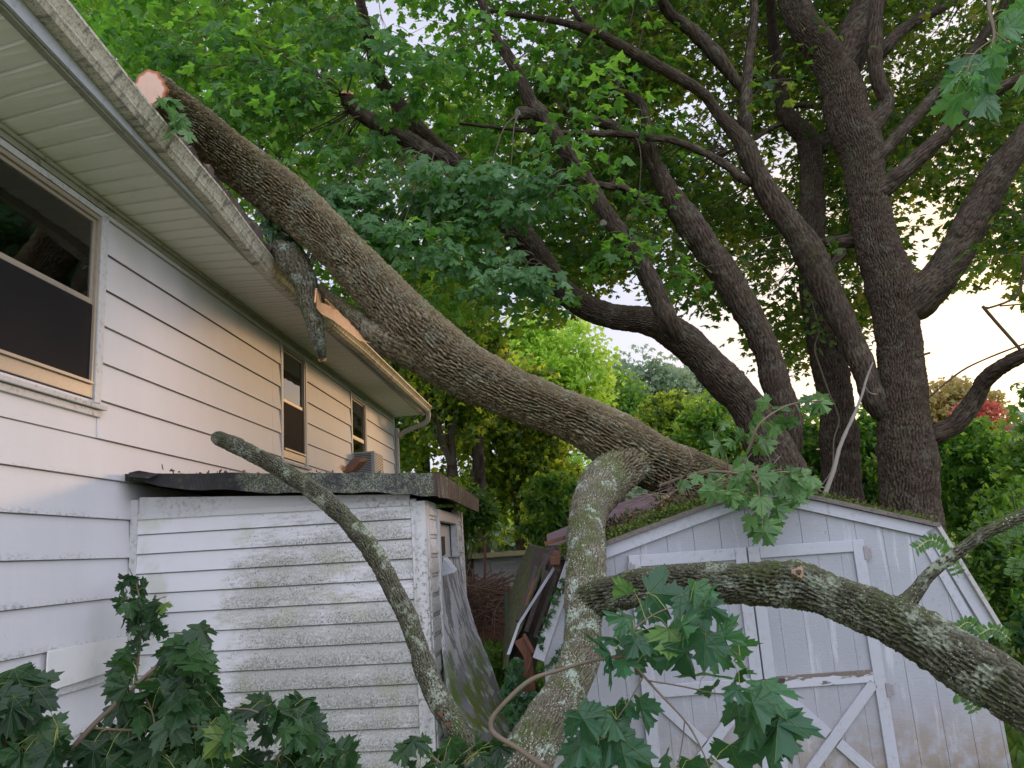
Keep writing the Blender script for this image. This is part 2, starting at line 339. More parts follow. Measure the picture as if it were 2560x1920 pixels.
def tube(P, seg=24, step=.05, bark=0, lc=.035, ll=.16, lump=.05, seed=0, cap=True):
    """P rows (x,y,z,r). returns V,F,h"""
    S, s_ = resample(P, step); T, U, W = frames(S[:, :3]); n = len(S)
    th = np.linspace(0, 2*np.pi, seg, endpoint=False); R = S[:, 3]
    c, s2 = np.cos(th), np.sin(th); D = U[:, None]*c[None, :, None]+W[:, None]*s2[None, :, None]
    Rm = float(np.mean(R)); X = np.broadcast_to(c[None]*Rm, (n, seg)).ravel(); Yq = np.broadcast_to(s2[None]*Rm, (n, seg)).ravel(); Zq = np.repeat(s_, seg)
    h = np.full(n*seg, .6); rr = np.repeat(R, seg)
    rr = rr*(1+lump*vn(np.stack([X/.25/max(Rm, .05)*.1, Yq/.25/max(Rm, .05)*.1, Zq/max(.12, Rm*1.6)], 1), seed))
    rr = rr*(1+.55*lump*vn(np.stack([X/max(Rm, .03)*.8, Yq/max(Rm, .03)*.8, Zq/max(.05, Rm*.55)], 1), seed+40))
    if bark:
        nr_ = max(6, round(2*math.pi*Rm/lc)); ph = np.tile(th, n)*nr_/2+0*Zq; q = np.stack([X, Yq, Zq], 1)
        w1, w2 = [2.0*vn(q/[lc*3.6, lc*3.6, ll*.9], seed+k)+1.3*vn(q/[lc*1.3, lc*1.3, ll*.33], seed+k+10)+.5*vn(q/[lc*.6, lc*.6, ll*.14], seed+k+20) for k in (5, 7)]
        a1 = np.abs(np.sin(ph+math.pi*Zq/ll*.45+w1)); a2 = np.abs(np.sin(ph-math.pi*Zq/ll*.45+w2)); m1 = np.clip((.74-np.minimum(a1, a2))/.56, 0, 1); m1 = m1*m1*(3-2*m1)
        q2 = q/[lc*.8, lc*.8, ll*.42]; rdg = np.clip(1-np.abs(vn(q2, seed+2)+.4*vn(q2*2.1, seed+3))*1.9, 0, 1); plate = .5+.5*vn(q/[lc*2.2, lc*2.2, ll*.35], seed+4)
        f2 = vn(q/[lc*.3, lc*.3, ll*.07], seed+9); h = np.clip(m1*(.45+.35*plate)+.30*rdg+.16*f2+.02, 0, 1.1); rr = rr+(h-.5)*bark
    V = (S[:, None, :3]+D*rr.reshape(n, seg)[:, :, None]).reshape(-1, 3)
    i = np.arange(n-1)[:, None]*seg; j = np.arange(seg)[None]; j2 = (j+1) % seg
    Fq = np.stack([i+j, i+j2, i+seg+j2, i+seg+j], 2).reshape(-1, 4)
    return V, Fq, h, S
def tubeobj(name, P, mat, parent, seg=24, step=.05, bark=0, cap=True, **k):
    V, Fq, h, S = tube(P, seg, step, bark, **k); Fl = Fq
    if cap:
        n = len(V)//seg; V = np.vstack([V, S[0, :3], S[-1, :3]]); h = np.r_[h, .3, .3]; a_ = len(V)-2
        tri = np.array([[a_, (q+1) % seg, q] for q in range(seg)]+[[a_+1, (n-1)*seg+q, (n-1)*seg+(q+1) % seg] for q in range(seg)])
        return mesh(name, V, (Fq, tri), mat, parent, att={'h': h}, smooth=True)
    return mesh(name, V, Fq, mat, parent, att={'h': h}, smooth=True)
def pts(L, base=None):
    """rows (px,py,Y,rpx) -> (x,y,z,r)"""
    o = []
    for px, py, Y, r in L:
        p = ay(px, py, Y); o.append([*p, r/F*np.linalg.norm(p-C0)*.97*(1923/math.hypot(1923, math.hypot(px-1280, py-960)))])
    return np.array(o)
SK = {}    # skeleton samples per tree
def limb(tree, name, L, mat, seg=24, step=.05, bark=.012, raw=False, key=None, **k):
    P = np.array(L) if raw else pts(L); S, _ = resample(P, .15)
    SK.setdefault(key or tree.name, []).append(S)
    return tubeobj(name, P, mat, tree, seg, step, bark, **k)
def multi_tube(paths, seg=5):
    """many thin tubes in one mesh; paths list of (n,4)"""
    Vs, Fs, n = [], [], 0
    for P in paths:
        P = np.asarray(P, float); T, U, W = frames(P[:, :3]); th = np.linspace(0, 2*np.pi, seg, endpoint=False)
        V = (P[:, None, :3]+(U[:, None]*np.cos(th)[None, :, None]+W[:, None]*np.sin(th)[None, :, None])*P[:, 3][:, None, None]).reshape(-1, 3)
        m = len(P); i = np.arange(m-1)[:, None]*seg; j = np.arange(seg)[None]; j2 = (j+1) % seg
        Fs.append(np.stack([i+j, i+j2, i+seg+j2, i+seg+j], 2).reshape(-1, 4)+n); Vs.append(V); n += len(V)
    return np.vstack(Vs), np.vstack(Fs)

# ------------------------------------------------------------------ leaves
HALF = [(.10, -.035), (.24, -.09), (.40, -.11), (.40, -.01), (.30, .05), (.55, .10), (.50, .19), (.66, .25), (.62, .34), (.78, .50), (.60, .47), (.55, .58), (.36, .46), (.20, .37),
        (.27, .60), (.40, .72), (.25, .75), (.20, .88), (.12, .86), (.0, 1.08)]
def leaf_t(kind):
    if kind == 'maple':
        h = HALF
    elif kind == 'mid':
        h = [(.22, -.08), (.38, -.05), (.36, .10), (.62, .22), (.74, .48), (.48, .50), (.24, .42), (.32, .70), (.14, .80), (0, 1.05)]
    elif kind == 'far':
        h = [(.40, -.02), (.34, .16), (.70, .46), (.22, .46), (0, 1.0)]
    elif kind == 'oval':
        h = [(.16, .12), (.24, .40), (.18, .72), (0, 1.0)]
    else:
        h = [(.35, .35), (.25, .7), (0, 1.0)]
    R_ = np.array(h); Lh = R_[:-1][::-1]*[-1, 1]; o = np.vstack([[0, 0], R_, Lh])
    cy = .30 if kind in ('maple', 'mid', 'far') else .45
    v = np.vstack([[0, cy], o]); n = len(o)
    z = -.22*np.abs(v[:, 0])**1.3-.10*np.clip(v[:, 1]-.4, 0, 9)**1.5
    if kind in ('maple', 'mid'): z += .05*np.cos(np.arctan2(v[:, 0], v[:, 1])*7.6)*np.hypot(v[:, 0], v[:, 1])
    f = np.array([[0, 1+i, 1+(i+1) % n] for i in range(n)])[:, ::-1]
    return np.c_[v, z], f, v
def leaves(name, Pn, Nn, Dn, size, mat, parent=None, kind='mid', rnd=None, origin=None):
    """Pn positions of the petiole end, Nn normals, Dn tip directions"""
    T, f, uv = leaf_t(kind); N_ = len(Pn); m = len(T)
    Dn = Dn/np.linalg.norm(Dn, axis=1)[:, None]; asp = rs.uniform(.82, 1.12, N_); X = np.cross(Dn, Nn); X /= np.linalg.norm(X, axis=1)[:, None]+1e-9; Z = np.cross(X, Dn)
    curl = rs.uniform(.2, 3.4, N_)
    V = Pn[:, None]+(T[None, :, 0, None]*(X*asp[:, None])[:, None]+T[None, :, 1, None]*Dn[:, None]+(T[None, :, 2]*curl[:, None])[:, :, None]*Z[:, None])*np.asarray(size)[:, None, None]
    Fx = (f[None]+np.arange(N_)[:, None, None]*m).reshape(-1, 3)
    if rnd is None: rnd = rs.rand(N_)
    return mesh(name, V.reshape(-1, 3), Fx, mat, parent, uv=np.tile(uv, (N_, 1)), att={'rnd': np.repeat(rnd, m)}, origin=origin)
def rdir(n): v = rs.normal(size=(n, 3)); return v/np.linalg.norm(v, axis=1)[:, None]
def spray(C, R, n, flat=.22, droop=.5, nj=.45, size=(.10, .15)):
    """leaves of one flattened spray round C"""
    q = rdir(n)*(rs.rand(n)**.5)[:, None]*R; q[:, 2] *= flat; q[:, 2] -= .25*(q[:, 0]**2+q[:, 1]**2)/R
    P = C+q; Dn = q*[1, 1, 0]/R+rdir(n)*.55+[0, 0, -droop]; Nn = np.array([0, 0, 1.])+rdir(n)*nj
    return P, Nn, Dn, rs.uniform(*size, n)
def cat(L): return [np.concatenate([x[i] for x in L]) for i in range(4)]
def put_spray(name, L, mat, parent, kind, **k):
    P, Nn, Dn, s_ = cat(L); return leaves(name, P, Nn, Dn, s_, mat, parent, kind, **k)

# ================================================================== GROUND
def ground():
    n = 90; xs = np.r_[-220, np.linspace(-40, 40, n), 220]; ys = np.r_[-80, np.linspace(-12, 60, n), 400]
    X, Y = np.meshgrid(xs, ys); Z = .10*vn(np.stack([X.ravel()/3, Y.ravel()/3, X.ravel()*0], 1), 3)*np.clip((Y.ravel()-7)/3, 0, 1)+np.clip(Y.ravel()-9, 0, 25)*.05
    m = len(xs); i = np.arange(len(ys)-1)[:, None]*m; j = np.arange(m-1)[None]
    g = G('lawn_earth'); c = g.mix(g.ramp(g.noise(1.2, 5), .42, .6), (.10, .13, .035), (.19, .23, .06)); c = g.mix(g.ramp(g.noise(.6, 4), .55, .68), c, (.17, .12, .08))
    g.bsdf(c, .95, .1, nrm=g.bump(g.noise(25, 5), .03))
    return tag(mesh('ground', np.stack([X.ravel(), Y.ravel(), Z], 1), np.stack([i+j, i+j+1, i+m+j+1, i+m+j], 2).reshape(-1, 4), g.m, smooth=True), kind='structure')
ground()
def gz(x, y): return .10*float(vn(np.array([[x/3, y/3, 0.]]), 3)[0])*min(max((y-7)/3, 0), 1)+min(max(y-9, 0), 25)*.05

# ================================================================== HOUSE
WX = -3.58; YE = 16.45
house = thing('house', 'white lap sided house with long overhanging eave and a trunk on its roof', 'house', (WX, 8, 0))
Z0, EX = 1.545-.305*5, .305
holes = []   # (y0,y1,z0,z1) windows
W1 = (3.2, 5.70, 3.34, 4.93); W2 = (9.62, 10.66, 3.35, 4.94); W3 = (12.98, 14.05, 3.36, 4.92)
wins = [W1, W2, W3]
def house_wall():
    b = MB(); k = 0; z = Z0
    while z < 5.04:
        zt = min(z+EX, 5.04); segs = [(-3.0, YE)]
        for (a_, b_, c_, d_) in wins:
            if z < d_ and zt > c_:
                ns_ = []
                for s0, s1 in segs:
                    if b_ <= s0 or a_ >= s1: ns_.append((s0, s1)); continue
                    if s0 < a_: ns_.append((s0, a_+.02))
                    if b_ < s1: ns_.append((b_-.02, s1))
                # infill above or below the opening
                if z < c_-.02: b.prism([(WX+.016, a_+.02, z), (WX+.004, a_+.02, c_+.02), (WX-.03, a_+.02, c_+.02), (WX-.03, a_+.02, z)], (0, b_-a_-.04, 0))
                segs = ns_
        for s0, s1 in segs:
            y = s0
            while y < s1-.01:         # boards of about 3.7 m, butt joints
                y1 = min(s1, y+3.66); j = .0015*math.sin(k*7.3); k += 1
                b.prism([(WX+.026+j, y+.001, z), (WX+.004, y+.001, zt), (WX-.03, y+.001, zt), (WX-.03, y+.001, z)], (0, y1-y-.002, 0)); y = y1
        z = zt
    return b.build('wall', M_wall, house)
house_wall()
b = MB()
for (y0, y1) in [(-3, W1[0]), (W1[1], W2[0]), (W2[1], W3[0]), (W3[1], YE)]: b.box((WX-.12, y0, -.1), (WX-.035, y1, 5.06))
for W_ in wins: b.box((WX-.12, W_[0], -.1), (WX-.035, W_[1], W_[2])); b.box((WX-.12, W_[0], W_[3]), (WX-.035, W_[1], 5.06))
b.box((WX-6, YE-.14, -.1), (WX-.13, YE, 5.5)); b.box((WX-.9, -3, 3), (WX-.8, YE-.15, 3.02)); b.build('sheathing', M_darkw, house)
# corner board, frieze
MB().box((WX-.05, YE-.07, 0), (WX+.03, YE+.02, 5.0)).build('corner_board', M_trimw, house, .003)
MB().box((WX-.02, -3, 4.94), (WX+.028, YE-.08, 5.02)).box((WX+.029, -3, 4.985), (WX+.048, YE-.08, 5.018)).build('frieze_board', M_frieze, house, .003)
# sagging eave line measured along the gutter: (y, dz)
EV = np.array([(-3, .25), (3.6, .21), (4.9, .07), (6, -.01), (6.8, -.13), (7.4, -.20), (8.0, -.19), (8.6, -.16), (10.9, -.08), (16.8, -.01)])
ES = np.array([(-3, .18), (3.6, .16), (5, .07), (6.2, .02), (7.5, -.02), (9, 0), (17, .01)])
def sag(y): return float(np.interp(y, EV[:, 0], EV[:, 1]))
def sagS(y): return float(np.interp(y, ES[:, 0], ES[:, 1]))
XO, XG = -2.95, -2.72
# soffit panels with V grooves
b = MB(); y = -3.0; SP = .19; ZS = 5.035
while y < YE-.02:
    y1 = min(y+SP, YE); s0, s1 = sagS(y), sagS(y1); xi, xo = WX+.02, XO+.02
    prof = [(y, 0), (y+.004, .020), (y+.020, .020), (y+.024, 0), (y+SP/2, -.004), (y1-.004, 0)]
    for (ya, za), (yb, zb) in zip(prof[:-1], prof[1:]):
        b.add([(xi, ya, ZS+za), (xo, ya, ZS+za+s0), (xo, yb, ZS+zb+s1), (xi, yb, ZS+zb)], [(0, 1, 2, 3)])
    b.add([(xi, y1-.004, ZS), (xo, y1-.004, ZS+s1), (xo, y1, ZS+.009+s1), (xi, y1, ZS+.009)], [(0, 1, 2, 3)])
    y = y1
b.build('soffit', M_soffit, house)
def sweep(prof, ys, name, mat, close=True, jit=0, low=False):
    """profile (x,z) swept along y following the sag"""
    V = []; n = len(prof)
    for q, y in enumerate(ys):
        for (x, z) in prof:
            s_ = sagS(y) if (low or z < 5.1 and x < -2.874) else sag(y)
            V.append((x, y, z+s_+jit*math.sin(y*5.1)*math.sin(y*1.7)))
    Q = []
    for i in range(len(ys)-1):
        for j in range(n if close else n-1): Q.append([i*n+j, i*n+(j+1) % n, (i+1)*n+(j+1) % n, (i+1)*n+j])
    if close: Q += [list(range(n)), list(range((len(ys)-1)*n, len(ys)*n))[::-1]]
    return mesh(name, np.array(V), Q, mat, house)
ysw = list(np.arange(-3, YE+.05, .22))+[YE+.05]
sweep([(XO-.01, 5.015), (XO+.045, 5.005), (XO+.05, 5.045), (XO+.02, 5.05), (XO-.01, 5.05)], ysw, 'soffit_channel', M_frieze, low=True)
sweep([(XO+.052, 5.02), (XO+.075, 5.02), (XO+.075, 5.22), (XO+.052, 5.22)], ysw, 'fascia', M_fascia)
# K style gutter
kp = [(-2.873, 5.215), (-2.873, 5.085), (-2.790, 5.082), (-2.775, 5.105), (-2.762, 5.118), (-2.762, 5.13), (-2.745, 5.165), (-2.722, 5.195), (-2.715, 5.2), (-2.715, 5.222), (-2.73, 5.222), (-2.733, 5.205), (-2.755, 5.17), (-2.772, 5.135), (-2.795, 5.095), (-2.863, 5.097), (-2.863, 5.215)]
sweep(kp, ysw, 'gutter', M_gut, jit=.0015)
# roof: shingles from the gutter up to the ridge
def roofm():
    g = G('roof_shingles'); P = g.pos(); c = g.mix(g.noise(60, 3), (.09, .065, .055), (.20, .15, .13)); g.bsdf(c, .95, .2, nrm=g.bump(g.noise(80, 3), .004)); return g.m
M_roof = roofm()
b = MB(); PI_ = .36
for r in range(24):
    x0 = -2.80-r*.14; x1 = x0-.145
    for i in range(len(ysw)-1):
        ya, yb = ysw[i], ysw[i+1]; k1, k2 = sag(ya)*max(0, 1-r*.1), sag(yb)*max(0, 1-r*.1); zz = 5.238+(-2.80-x0)*PI_
        b.add([(x0, ya, zz+k1), (x0, yb, zz+k2), (x1, yb, zz+.145*PI_-.004+k2), (x1, ya, zz+.145*PI_-.004+k1), (x0, ya, zz-.012+k1), (x0, yb, zz-.012+k2)], [(0, 3, 2, 1), (0, 1, 5, 4)])
b.build('roof', M_roof, house)
MB().prism([(-2.83, YE-.02, 5.05), (-2.83, YE-.02, 5.22), (-6.1, YE-.02, 5.22+1.17), (-6.1, YE-.02, 5.05)], (0, .05, 0)).build('gable_trim', M_fascia, house)
# torn drip edge and lifted shingles where the trunk pressed
b = MB()
for i, y in enumerate(np.arange(5.3, 11.4, .085)):
    t = rs.rand(); lift = .02+.07*rs.rand()**2+.09*math.exp(-((y-6.9)/.9)**2)*rs.rand()+.10*math.exp(-((y-8.9)/.7)**2)*rs.rand()
    b.prism([(-2.74, y, 5.235+sag(y)), (-2.74+.03*t, y+.02, 5.235+lift+sag(y)), (-2.73+.02*t, y+.06+.05*t, 5.235+lift*.8+sag(y)), (-2.74, y+.12, 5.24+sag(y))], (-.16-.1*t, .02*t, .05))
b.build('lifted_shingles', M_roof, house)
# downspout with elbow at the far corner
dsp = catmull([(-2.78, YE-.08, 5.08), (-2.79, YE-.06, 4.93), (-2.88, YE-.03, 4.83), (-3.25, YE+.02, 4.72), (-3.47, YE+.04, 4.60), (-3.52, YE+.04, 4.40), (-3.52, YE+.04, 0)], 6)
V, Q = multi_tube([np.c_[dsp, np.full(len(dsp), .052)]], 8); mesh('downspout', V, Q, paint('downspout_paint', (.58, .52, .46), (.2, .17, .13), .4), house, smooth=True)
# windows
def glassm():
    g = G('window_glass'); x = g.bsdf((.9, .95, .93), .02, .5, trans=0); g.t.nodes.remove(x)
    gl = g.n('ShaderNodeBsdfGlossy'); gl.inputs['Roughness'].default_value = .03; gl.inputs[0].default_value = (.95, .95, .95, 1)
    tr = g.n('ShaderNodeBsdfTransparent'); tr.inputs[0].default_value = (.80, .84, .82, 1); m_ = g.n('ShaderNodeMixShader'); f = g.n('ShaderNodeFresnel'); f.inputs[0].default_value = 1.9
    g.put(f.inputs['Normal'], g.bump(g.noise(1.5, 2), .01, .15)); g.put(gl.inputs['Normal'], g.bump(g.noise(1.5, 2), .02, .2))
    g.t.links.new(f.outputs[0], m_.inputs[0]); g.t.links.new(tr.outputs[0], m_.inputs[1]); g.t.links.new(gl.outputs[0], m_.inputs[2]); g.t.links.new(m_.outputs[0], g.out.inputs[0]); return g.m
M_glass = glassm(); 
def screenm():
    g = G('insect_screen'); d = g.n('ShaderNodeBsdfPrincipled'); d.inputs['Base Color'].default_value = (.022, .02, .02, 1); d.inputs['Roughness'].default_value = .8; d.inputs['Specular IOR Level'].default_value = .15
    tr = g.n('ShaderNodeBsdfTransparent'); m_ = g.n('ShaderNodeMixShader'); m_.inputs[0].default_value = .75
    g.t.links.new(tr.outputs[0], m_.inputs[1]); g.t.links.new(d.outputs[0], m_.inputs[2]); g.t.links.new(m_.outputs[0], g.out.inputs[0]); return g.m
M_screen = screenm(); M_curt = paint('grey_curtain', (.20, .19, .185), (.06, .05, .05), .4, 4, .9); M_room = paint('dark_room', (.035, .03, .03), (.02, .02, .02), .2)
def frame_rect(b, x0, x1, y0, y1, z0, z1, w_, wb=None):
    wb = wb or w_
    b.box((x0, y0, z0), (x1, y0+w_, z1)); b.box((x0, y1-w_, z0), (x1, y1, z1)); b.box((x0, y0+w_, z1-w_), (x1, y1-w_, z1)); b.box((x0, y0+w_, z0), (x1, y1-w_, z0+wb))
def window(W_, label, curtain=None, ac=False):
    y0, y1, z0, z1 = W_; X = WX
    b = MB(); t = .085 if y1-y0 > 2 else .07          # wooden casing
    b.box((X-.05, y0, z0), (X+.030, y0+t, z1)); b.box((X-.05, y1-t, z0), (X+.030, y1, z1)); b.box((X-.05, y0+t, z1-.05), (X+.027, y1-t, z1))
    win = b.build('window', M_trimw, house, .003); win['label'] = label
    s = MB(); s.prism([(X-.05, y0-.03, z0-.045), (X+.065, y0-.03, z0-.055), (X+.07, y0-.03, z0-.02), (X-.05, y0-.03, z0+.02)], (0, y1-y0+.06, 0)); s.box((X-.02, y0, z0-.11), (X+.034, y1, z0-.056)); s.build('sill', M_peel, win, .004)
    iy0, iy1, iz0, iz1 = y0+t, y1-t, z0+.03, z1-.055; zm = iz0+(iz1-iz0)*.50
    f = MB(); frame_rect(f, X-.045, X+.018, iy0, iy1, iz0, iz1, .035, .10); f.box((X-.03, iy0+.036, iz0+.101), (X+.04, iy1-.036, iz0+.125)); f.build('frame', M_alu, win, .002)
    u = MB(); frame_rect(u, X-.028, X-.004, iy0+.037, iy1-.037, zm+.001, iz1-.037, .028, .04); up = u.build('upper_sash', M_alu, win, .002)
    MB().box((X-.020, iy0+.06, zm+.03), (X-.016, iy1-.06, iz1-.06)).build('pane', M_glass, up)
    lo = MB(); zb = iz0+.127
    if ac: zb = iz0+.42
    frame_rect(lo, X-.043, X-.003, iy0+.037, iy1-.037, zb, zm+.0, .026, .03); ls = lo.build('lower_sash', M_alu, win, .002)
    MB().box((X-.036, iy0+.06, zb+.02), (X-.033, iy1-.06, zm-.02)).build('pane', M_glass, ls)
    if not ac: MB().box((X-.0015, iy0+.040, zb+.0), (X-.0005, iy1-.040, zm-.004)).build('screen', M_screen, win)
    MB().box((X-1.5, y0-.3, z0-.3), (X-1.45, y1+.9, z1+.3)).box((X-1.45, y0-.3, z1+.25), (X-.13, y1+.9, z1+.3)).box((X-1.45, y1+.85, z0-.3), (X-.13, y1+.9, z1+.25)).box((X-1.45, y0-.3, z0-.3), (X-.13, y1+.85, z0-.25)).build('room_lining', M_room, win)
    if curtain is not None:
        c0, c1 = curtain; n = 60; ys = np.linspace(c0, c1, n); xs = X-.22+.03*np.sin(ys*60)+.012*np.sin(ys*23)
        V = np.r_[np.c_[xs, ys, np.full(n, z0-.1)], np.c_[xs, ys, np.full(n, z1+.1)]]; i = np.arange(n-1)
        mesh('curtain', V, np.stack([i, i+1, n+i+1, n+i], 1), M_curt, win, smooth=True)
    return win
window(W1, 'wide window with peeling sill nearest the camera', (5.15, 5.62))
window(W2, 'narrow middle window in warm light', (10.3, 10.6))
window(W3, 'far window holding the air conditioner', (13.0, 14.0), ac=True)
# window air conditioner
acu = thing('window_air_conditioner', 'small white louvred air conditioner sticking out of the far house window', 'air conditioner', (WX+.1, 13.5, 3.42))
M_ac = paint('ac_shell', (.52, .53, .54), (.2, .18, .15), .5, 30); M_acd = paint('ac_grille_dark', (.09, .09, .09), (.05, .05, .05), .3)
MB().box((WX-.15, 13.20, 3.41), (WX+.36, 13.84, 3.86)).build('housing', M_ac, acu, .008)
b = MB()
for i in range(14): b.box((WX+.362, 13.23, 3.44+i*.029), (WX+.368, 13.81, 3.452+i*.029))
b.build('rear_grille', M_acd, acu)
b = MB()
for i in range(13): b.box((WX+.02, 13.192, 3.45+i*.030), (WX+.30, 13.199, 3.465+i*.030))
b.build('side_louvres', M_acd, acu)
# loose siding panel over the wall at lower left
b = MB(); q = [cb(275, 985), cb(718, 900), cb(712, 1075), cb(255, 1222)]
b.prism([ax(*p, WX+.034) for p in q], (.024, 0, 0)); q2 = [cb(270, 990), cb(288, 985), cb(272, 1215), cb(255, 1222)]
b.prism([ax(*p, WX+.060) for p in q2], (.010, 0, 0)); b.build('patch_panel', paint('patch_panel_paint', (.76, .75, .72), (.3, .3, .28), .25, 6), house, .002)

# ================================================================== LEAN-TO
YL = 6.22; LX = -1.13; LB = 8.45
lean = thing('lean_to_shed', 'low white clapboard lean-to with mossy flat roof against the house', 'shed', ((WX+LX)/2, 7, 0))
b = MB(); e_ = .157; z = -.02; k = 0
def ltop(x): return 2.66-(x-WX)*.070
while z < 2.6:
    zt = z+e_; tilt = .010
    zl, zr = zt, zt-(LX-WX)*tilt
    top = min(zt, 2.50)
    if z < 2.40:
        b.prism([(WX+.06, YL-.020, z), (WX+.06, YL-.002, top), (WX+.06, YL+.03, top), (WX+.06, YL+.03, z)], (LX-WX-.12, 0, -.028))
    z = zt; k += 1
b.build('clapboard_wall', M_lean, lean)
# side wall (with the door opening)
b = MB(); b2 = MB(); z = -.02
while z < 2.45:
    zt = min(z+e_, 2.45)
    for bb, s0, s1 in [(b, YL+.132, YL+.548), (b2, YL+1.782, LB-.102)]:
        bb.prism([(LX+.016, s0, z), (LX+.002, s0, zt), (LX-.03, s0, zt), (LX-.03, s0, z)], (0, s1-s0, 0))
    z = zt
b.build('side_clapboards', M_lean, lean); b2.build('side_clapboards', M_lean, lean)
for p_, q_ in [((LX-.10, YL-.025, -.05), (LX+.018, YL+.05, 2.44)), ((LX-.08, YL+.051, -.05), (LX+.024, YL+.13, 2.44)), ((LX-.05, LB-.1, -.05), (LX+.022, LB, 2.44))]: MB().box(p_, q_).build('corner_board', M_trimg, lean, .003)
MB().box((WX+.018, YL-.03, -.05), (WX+.075, YL+.03, 2.62)).build('inner_corner_trim', M_trimw, lean, .002)
b = MB(); b.prism([(WX+.076, YL-.026, 2.50), (LX-.11, YL-.026, 2.455), (LX-.11, YL-.026, 2.41), (WX+.076, YL-.026, 2.455)], (0, .03, 0)); b.prism([(WX+.076, YL-.005, 2.64), (LX-.11, YL-.005, 2.50), (LX-.11, YL-.005, 2.445), (WX+.076, YL-.005, 2.49)], (0, .03, 0)); b.build('top_trim', M_trimw, lean, .002)
b = MB(); b.box((LX-.04, YL+.55, -.05), (LX+.028, YL+.64, 2.40)); b.box((LX-.04, YL+1.69, -.05), (LX+.028, YL+1.78, 2.40)); b.box((LX-.04, YL+.641, 2.30), (LX+.026, YL+1.689, 2.40)); b.build('door_frame', M_trimw, lean, .003)
MB().box((LX-.09, YL+.95, .0), (LX-.05, YL+1.69, 2.29)).build('inner_panel', paint('inner_door_paint', (.56, .55, .53), (.2, .18, .15), .5), lean, .003)
MB().box((WX+.05, YL+.06, 0), (LX-.6, LB-.15, .03)).box((WX+.03, LB-.05, 0), (LX-.06, LB-.02, 2.5)).box((LX-.9, YL+.1, .03), (LX-.88, LB-.1, 2.4)).build('inside', M_darkw, lean)
def roofing():
    g = G('mossy_roofing_felt'); P = g.pos(); n = g.noise(70, 7, rough=.85); n2 = g.noise(5.0, 5, rough=.7); X, Y, Z = g.xyz(P)[0:3]
    c = g.mix(g.noise(8, 3), (.018, .018, .022), (.05, .048, .045))
    f = g.mul(g.ramp(n, .45, .58), g.ramp(g.math('ADD', n2, g.ramp(X, -3.1, -2.2, -.2, .12)), .44, .66))
    c = g.mix(f, c, (.25, .27, .20)); c = g.mix(g.mul(g.ramp(g.noise(18, 4), .52, .62), g.ramp(n2, .45, .6), .8), c, (.07, .085, .025))
    c = g.mix(g.mul(g.ramp(g.noise(1, 4, g.scale(P, 12, 12, 2)), .40, .52), g.ramp(X, -1.03, -1.0)), c, (.085, .055, .04))
    g.bsdf(c, .8, .3, nrm=g.bump(n, .006)); return g.m
M_felt = roofing()
# sagging roof edge: outline samples along the front fascia and side fascia, measured from the photograph
def strip(name, top, bot, back, mat, parent):
    V = np.array(list(top)+list(bot)+[np.array(p)+back for p in top]+[np.array(p)+back for p in bot]); n = len(top); Q = []
    for i in range(n-1): Q += [[i, i+1, n+i+1, n+i], [2*n+i, 2*n+i+1, i+1, i], [n+i, n+i+1, 3*n+i+1, 3*n+i], [3*n+i, 3*n+i+1, 2*n+i+1, 2*n+i]]
    Q += [[0, n, 3*n, 2*n], [n-1, 2*n-1, 4*n-1, 3*n-1]]
    return mesh(name, V, Q, mat, parent)
tp = [c3(595, 1000), c3(640, 990), c3(720, 1003), c3(860, 1004), c3(1040, 998), c3(1250, 1000), c3(1500, 998), c3(1750, 1001), c3(1950, 999), c3(2025, 1001)]
bt = [c3(598, 1030), c3(655, 1040), c3(740, 1062), c3(870, 1078), c3(1040, 1076), c3(1250, 1092), c3(1500, 1088), c3(1750, 1090), c3(1950, 1104), c3(2022, 1108)]
YF = YL-.16
T_ = [ay(*p, YF-.01*math.sin(i*2.2)) for i, p in enumerate(tp)]; B_ = [ay(*p, YF+.03*math.sin(i*1.7)) for i, p in enumerate(bt)]
def dens(L):
    L = np.array(L); t = np.linspace(0, len(L)-1, 90); P = np.stack([np.interp(t, np.arange(len(L)), L[:, j]) for j in range(3)], 1)
    P[:, 2] += .006*vn(np.c_[P[:, 0]*9, P[:, 0]*0, P[:, 2]*2], 4); P[:, 1] += .010*vn(np.c_[P[:, 0]*6, P[:, 0]*0, P[:, 2]*2], 9); return P
strip('roof_fascia', dens(T_), dens(B_), np.array([0, .03, 0]), M_felt, lean)
RX = T_[-1][0]
b = MB(); zr = T_[-1][2]; zl = T_[1][2]
b.prism([(WX+.02, YF+.02, zl-.012), (RX-.01, YF+.02, zr-.012), (RX-.01, YF+.02, zr-.07), (WX+.02, YF+.02, zl-.07)], (0, LB-YF+.05, -.05)); b.build('roof', M_felt, lean)
s1 = [(RX, YF, zr), (RX+.015, YF+.5, zr-.01), (RX+.03, YF+1.2, zr-.03), (RX+.03, LB+.1, zr-.06)]
s2 = [(RX+.01, YF, zr-.19), (RX+.0, YF+.5, zr-.17), (RX+.02, YF+1.2, zr-.19), (RX+.02, LB+.1, zr-.20)]
strip('side_fascia', s1, s2, np.array([-.03, 0, 0]), M_felt, lean)
# curled flap at the inner corner
b = MB(); P0, P1, P2, P3 = [ay(*c3(*p), YF-.02) for p in [(595, 1003), (740, 1003), (700, 1028), (612, 1020)]]
b.prism([P0, P1, P2+[0, -.06, 0], P3+[0, -.07, 0]], (0, .012, .004)); b.build('curled_felt', M_felt, lean)

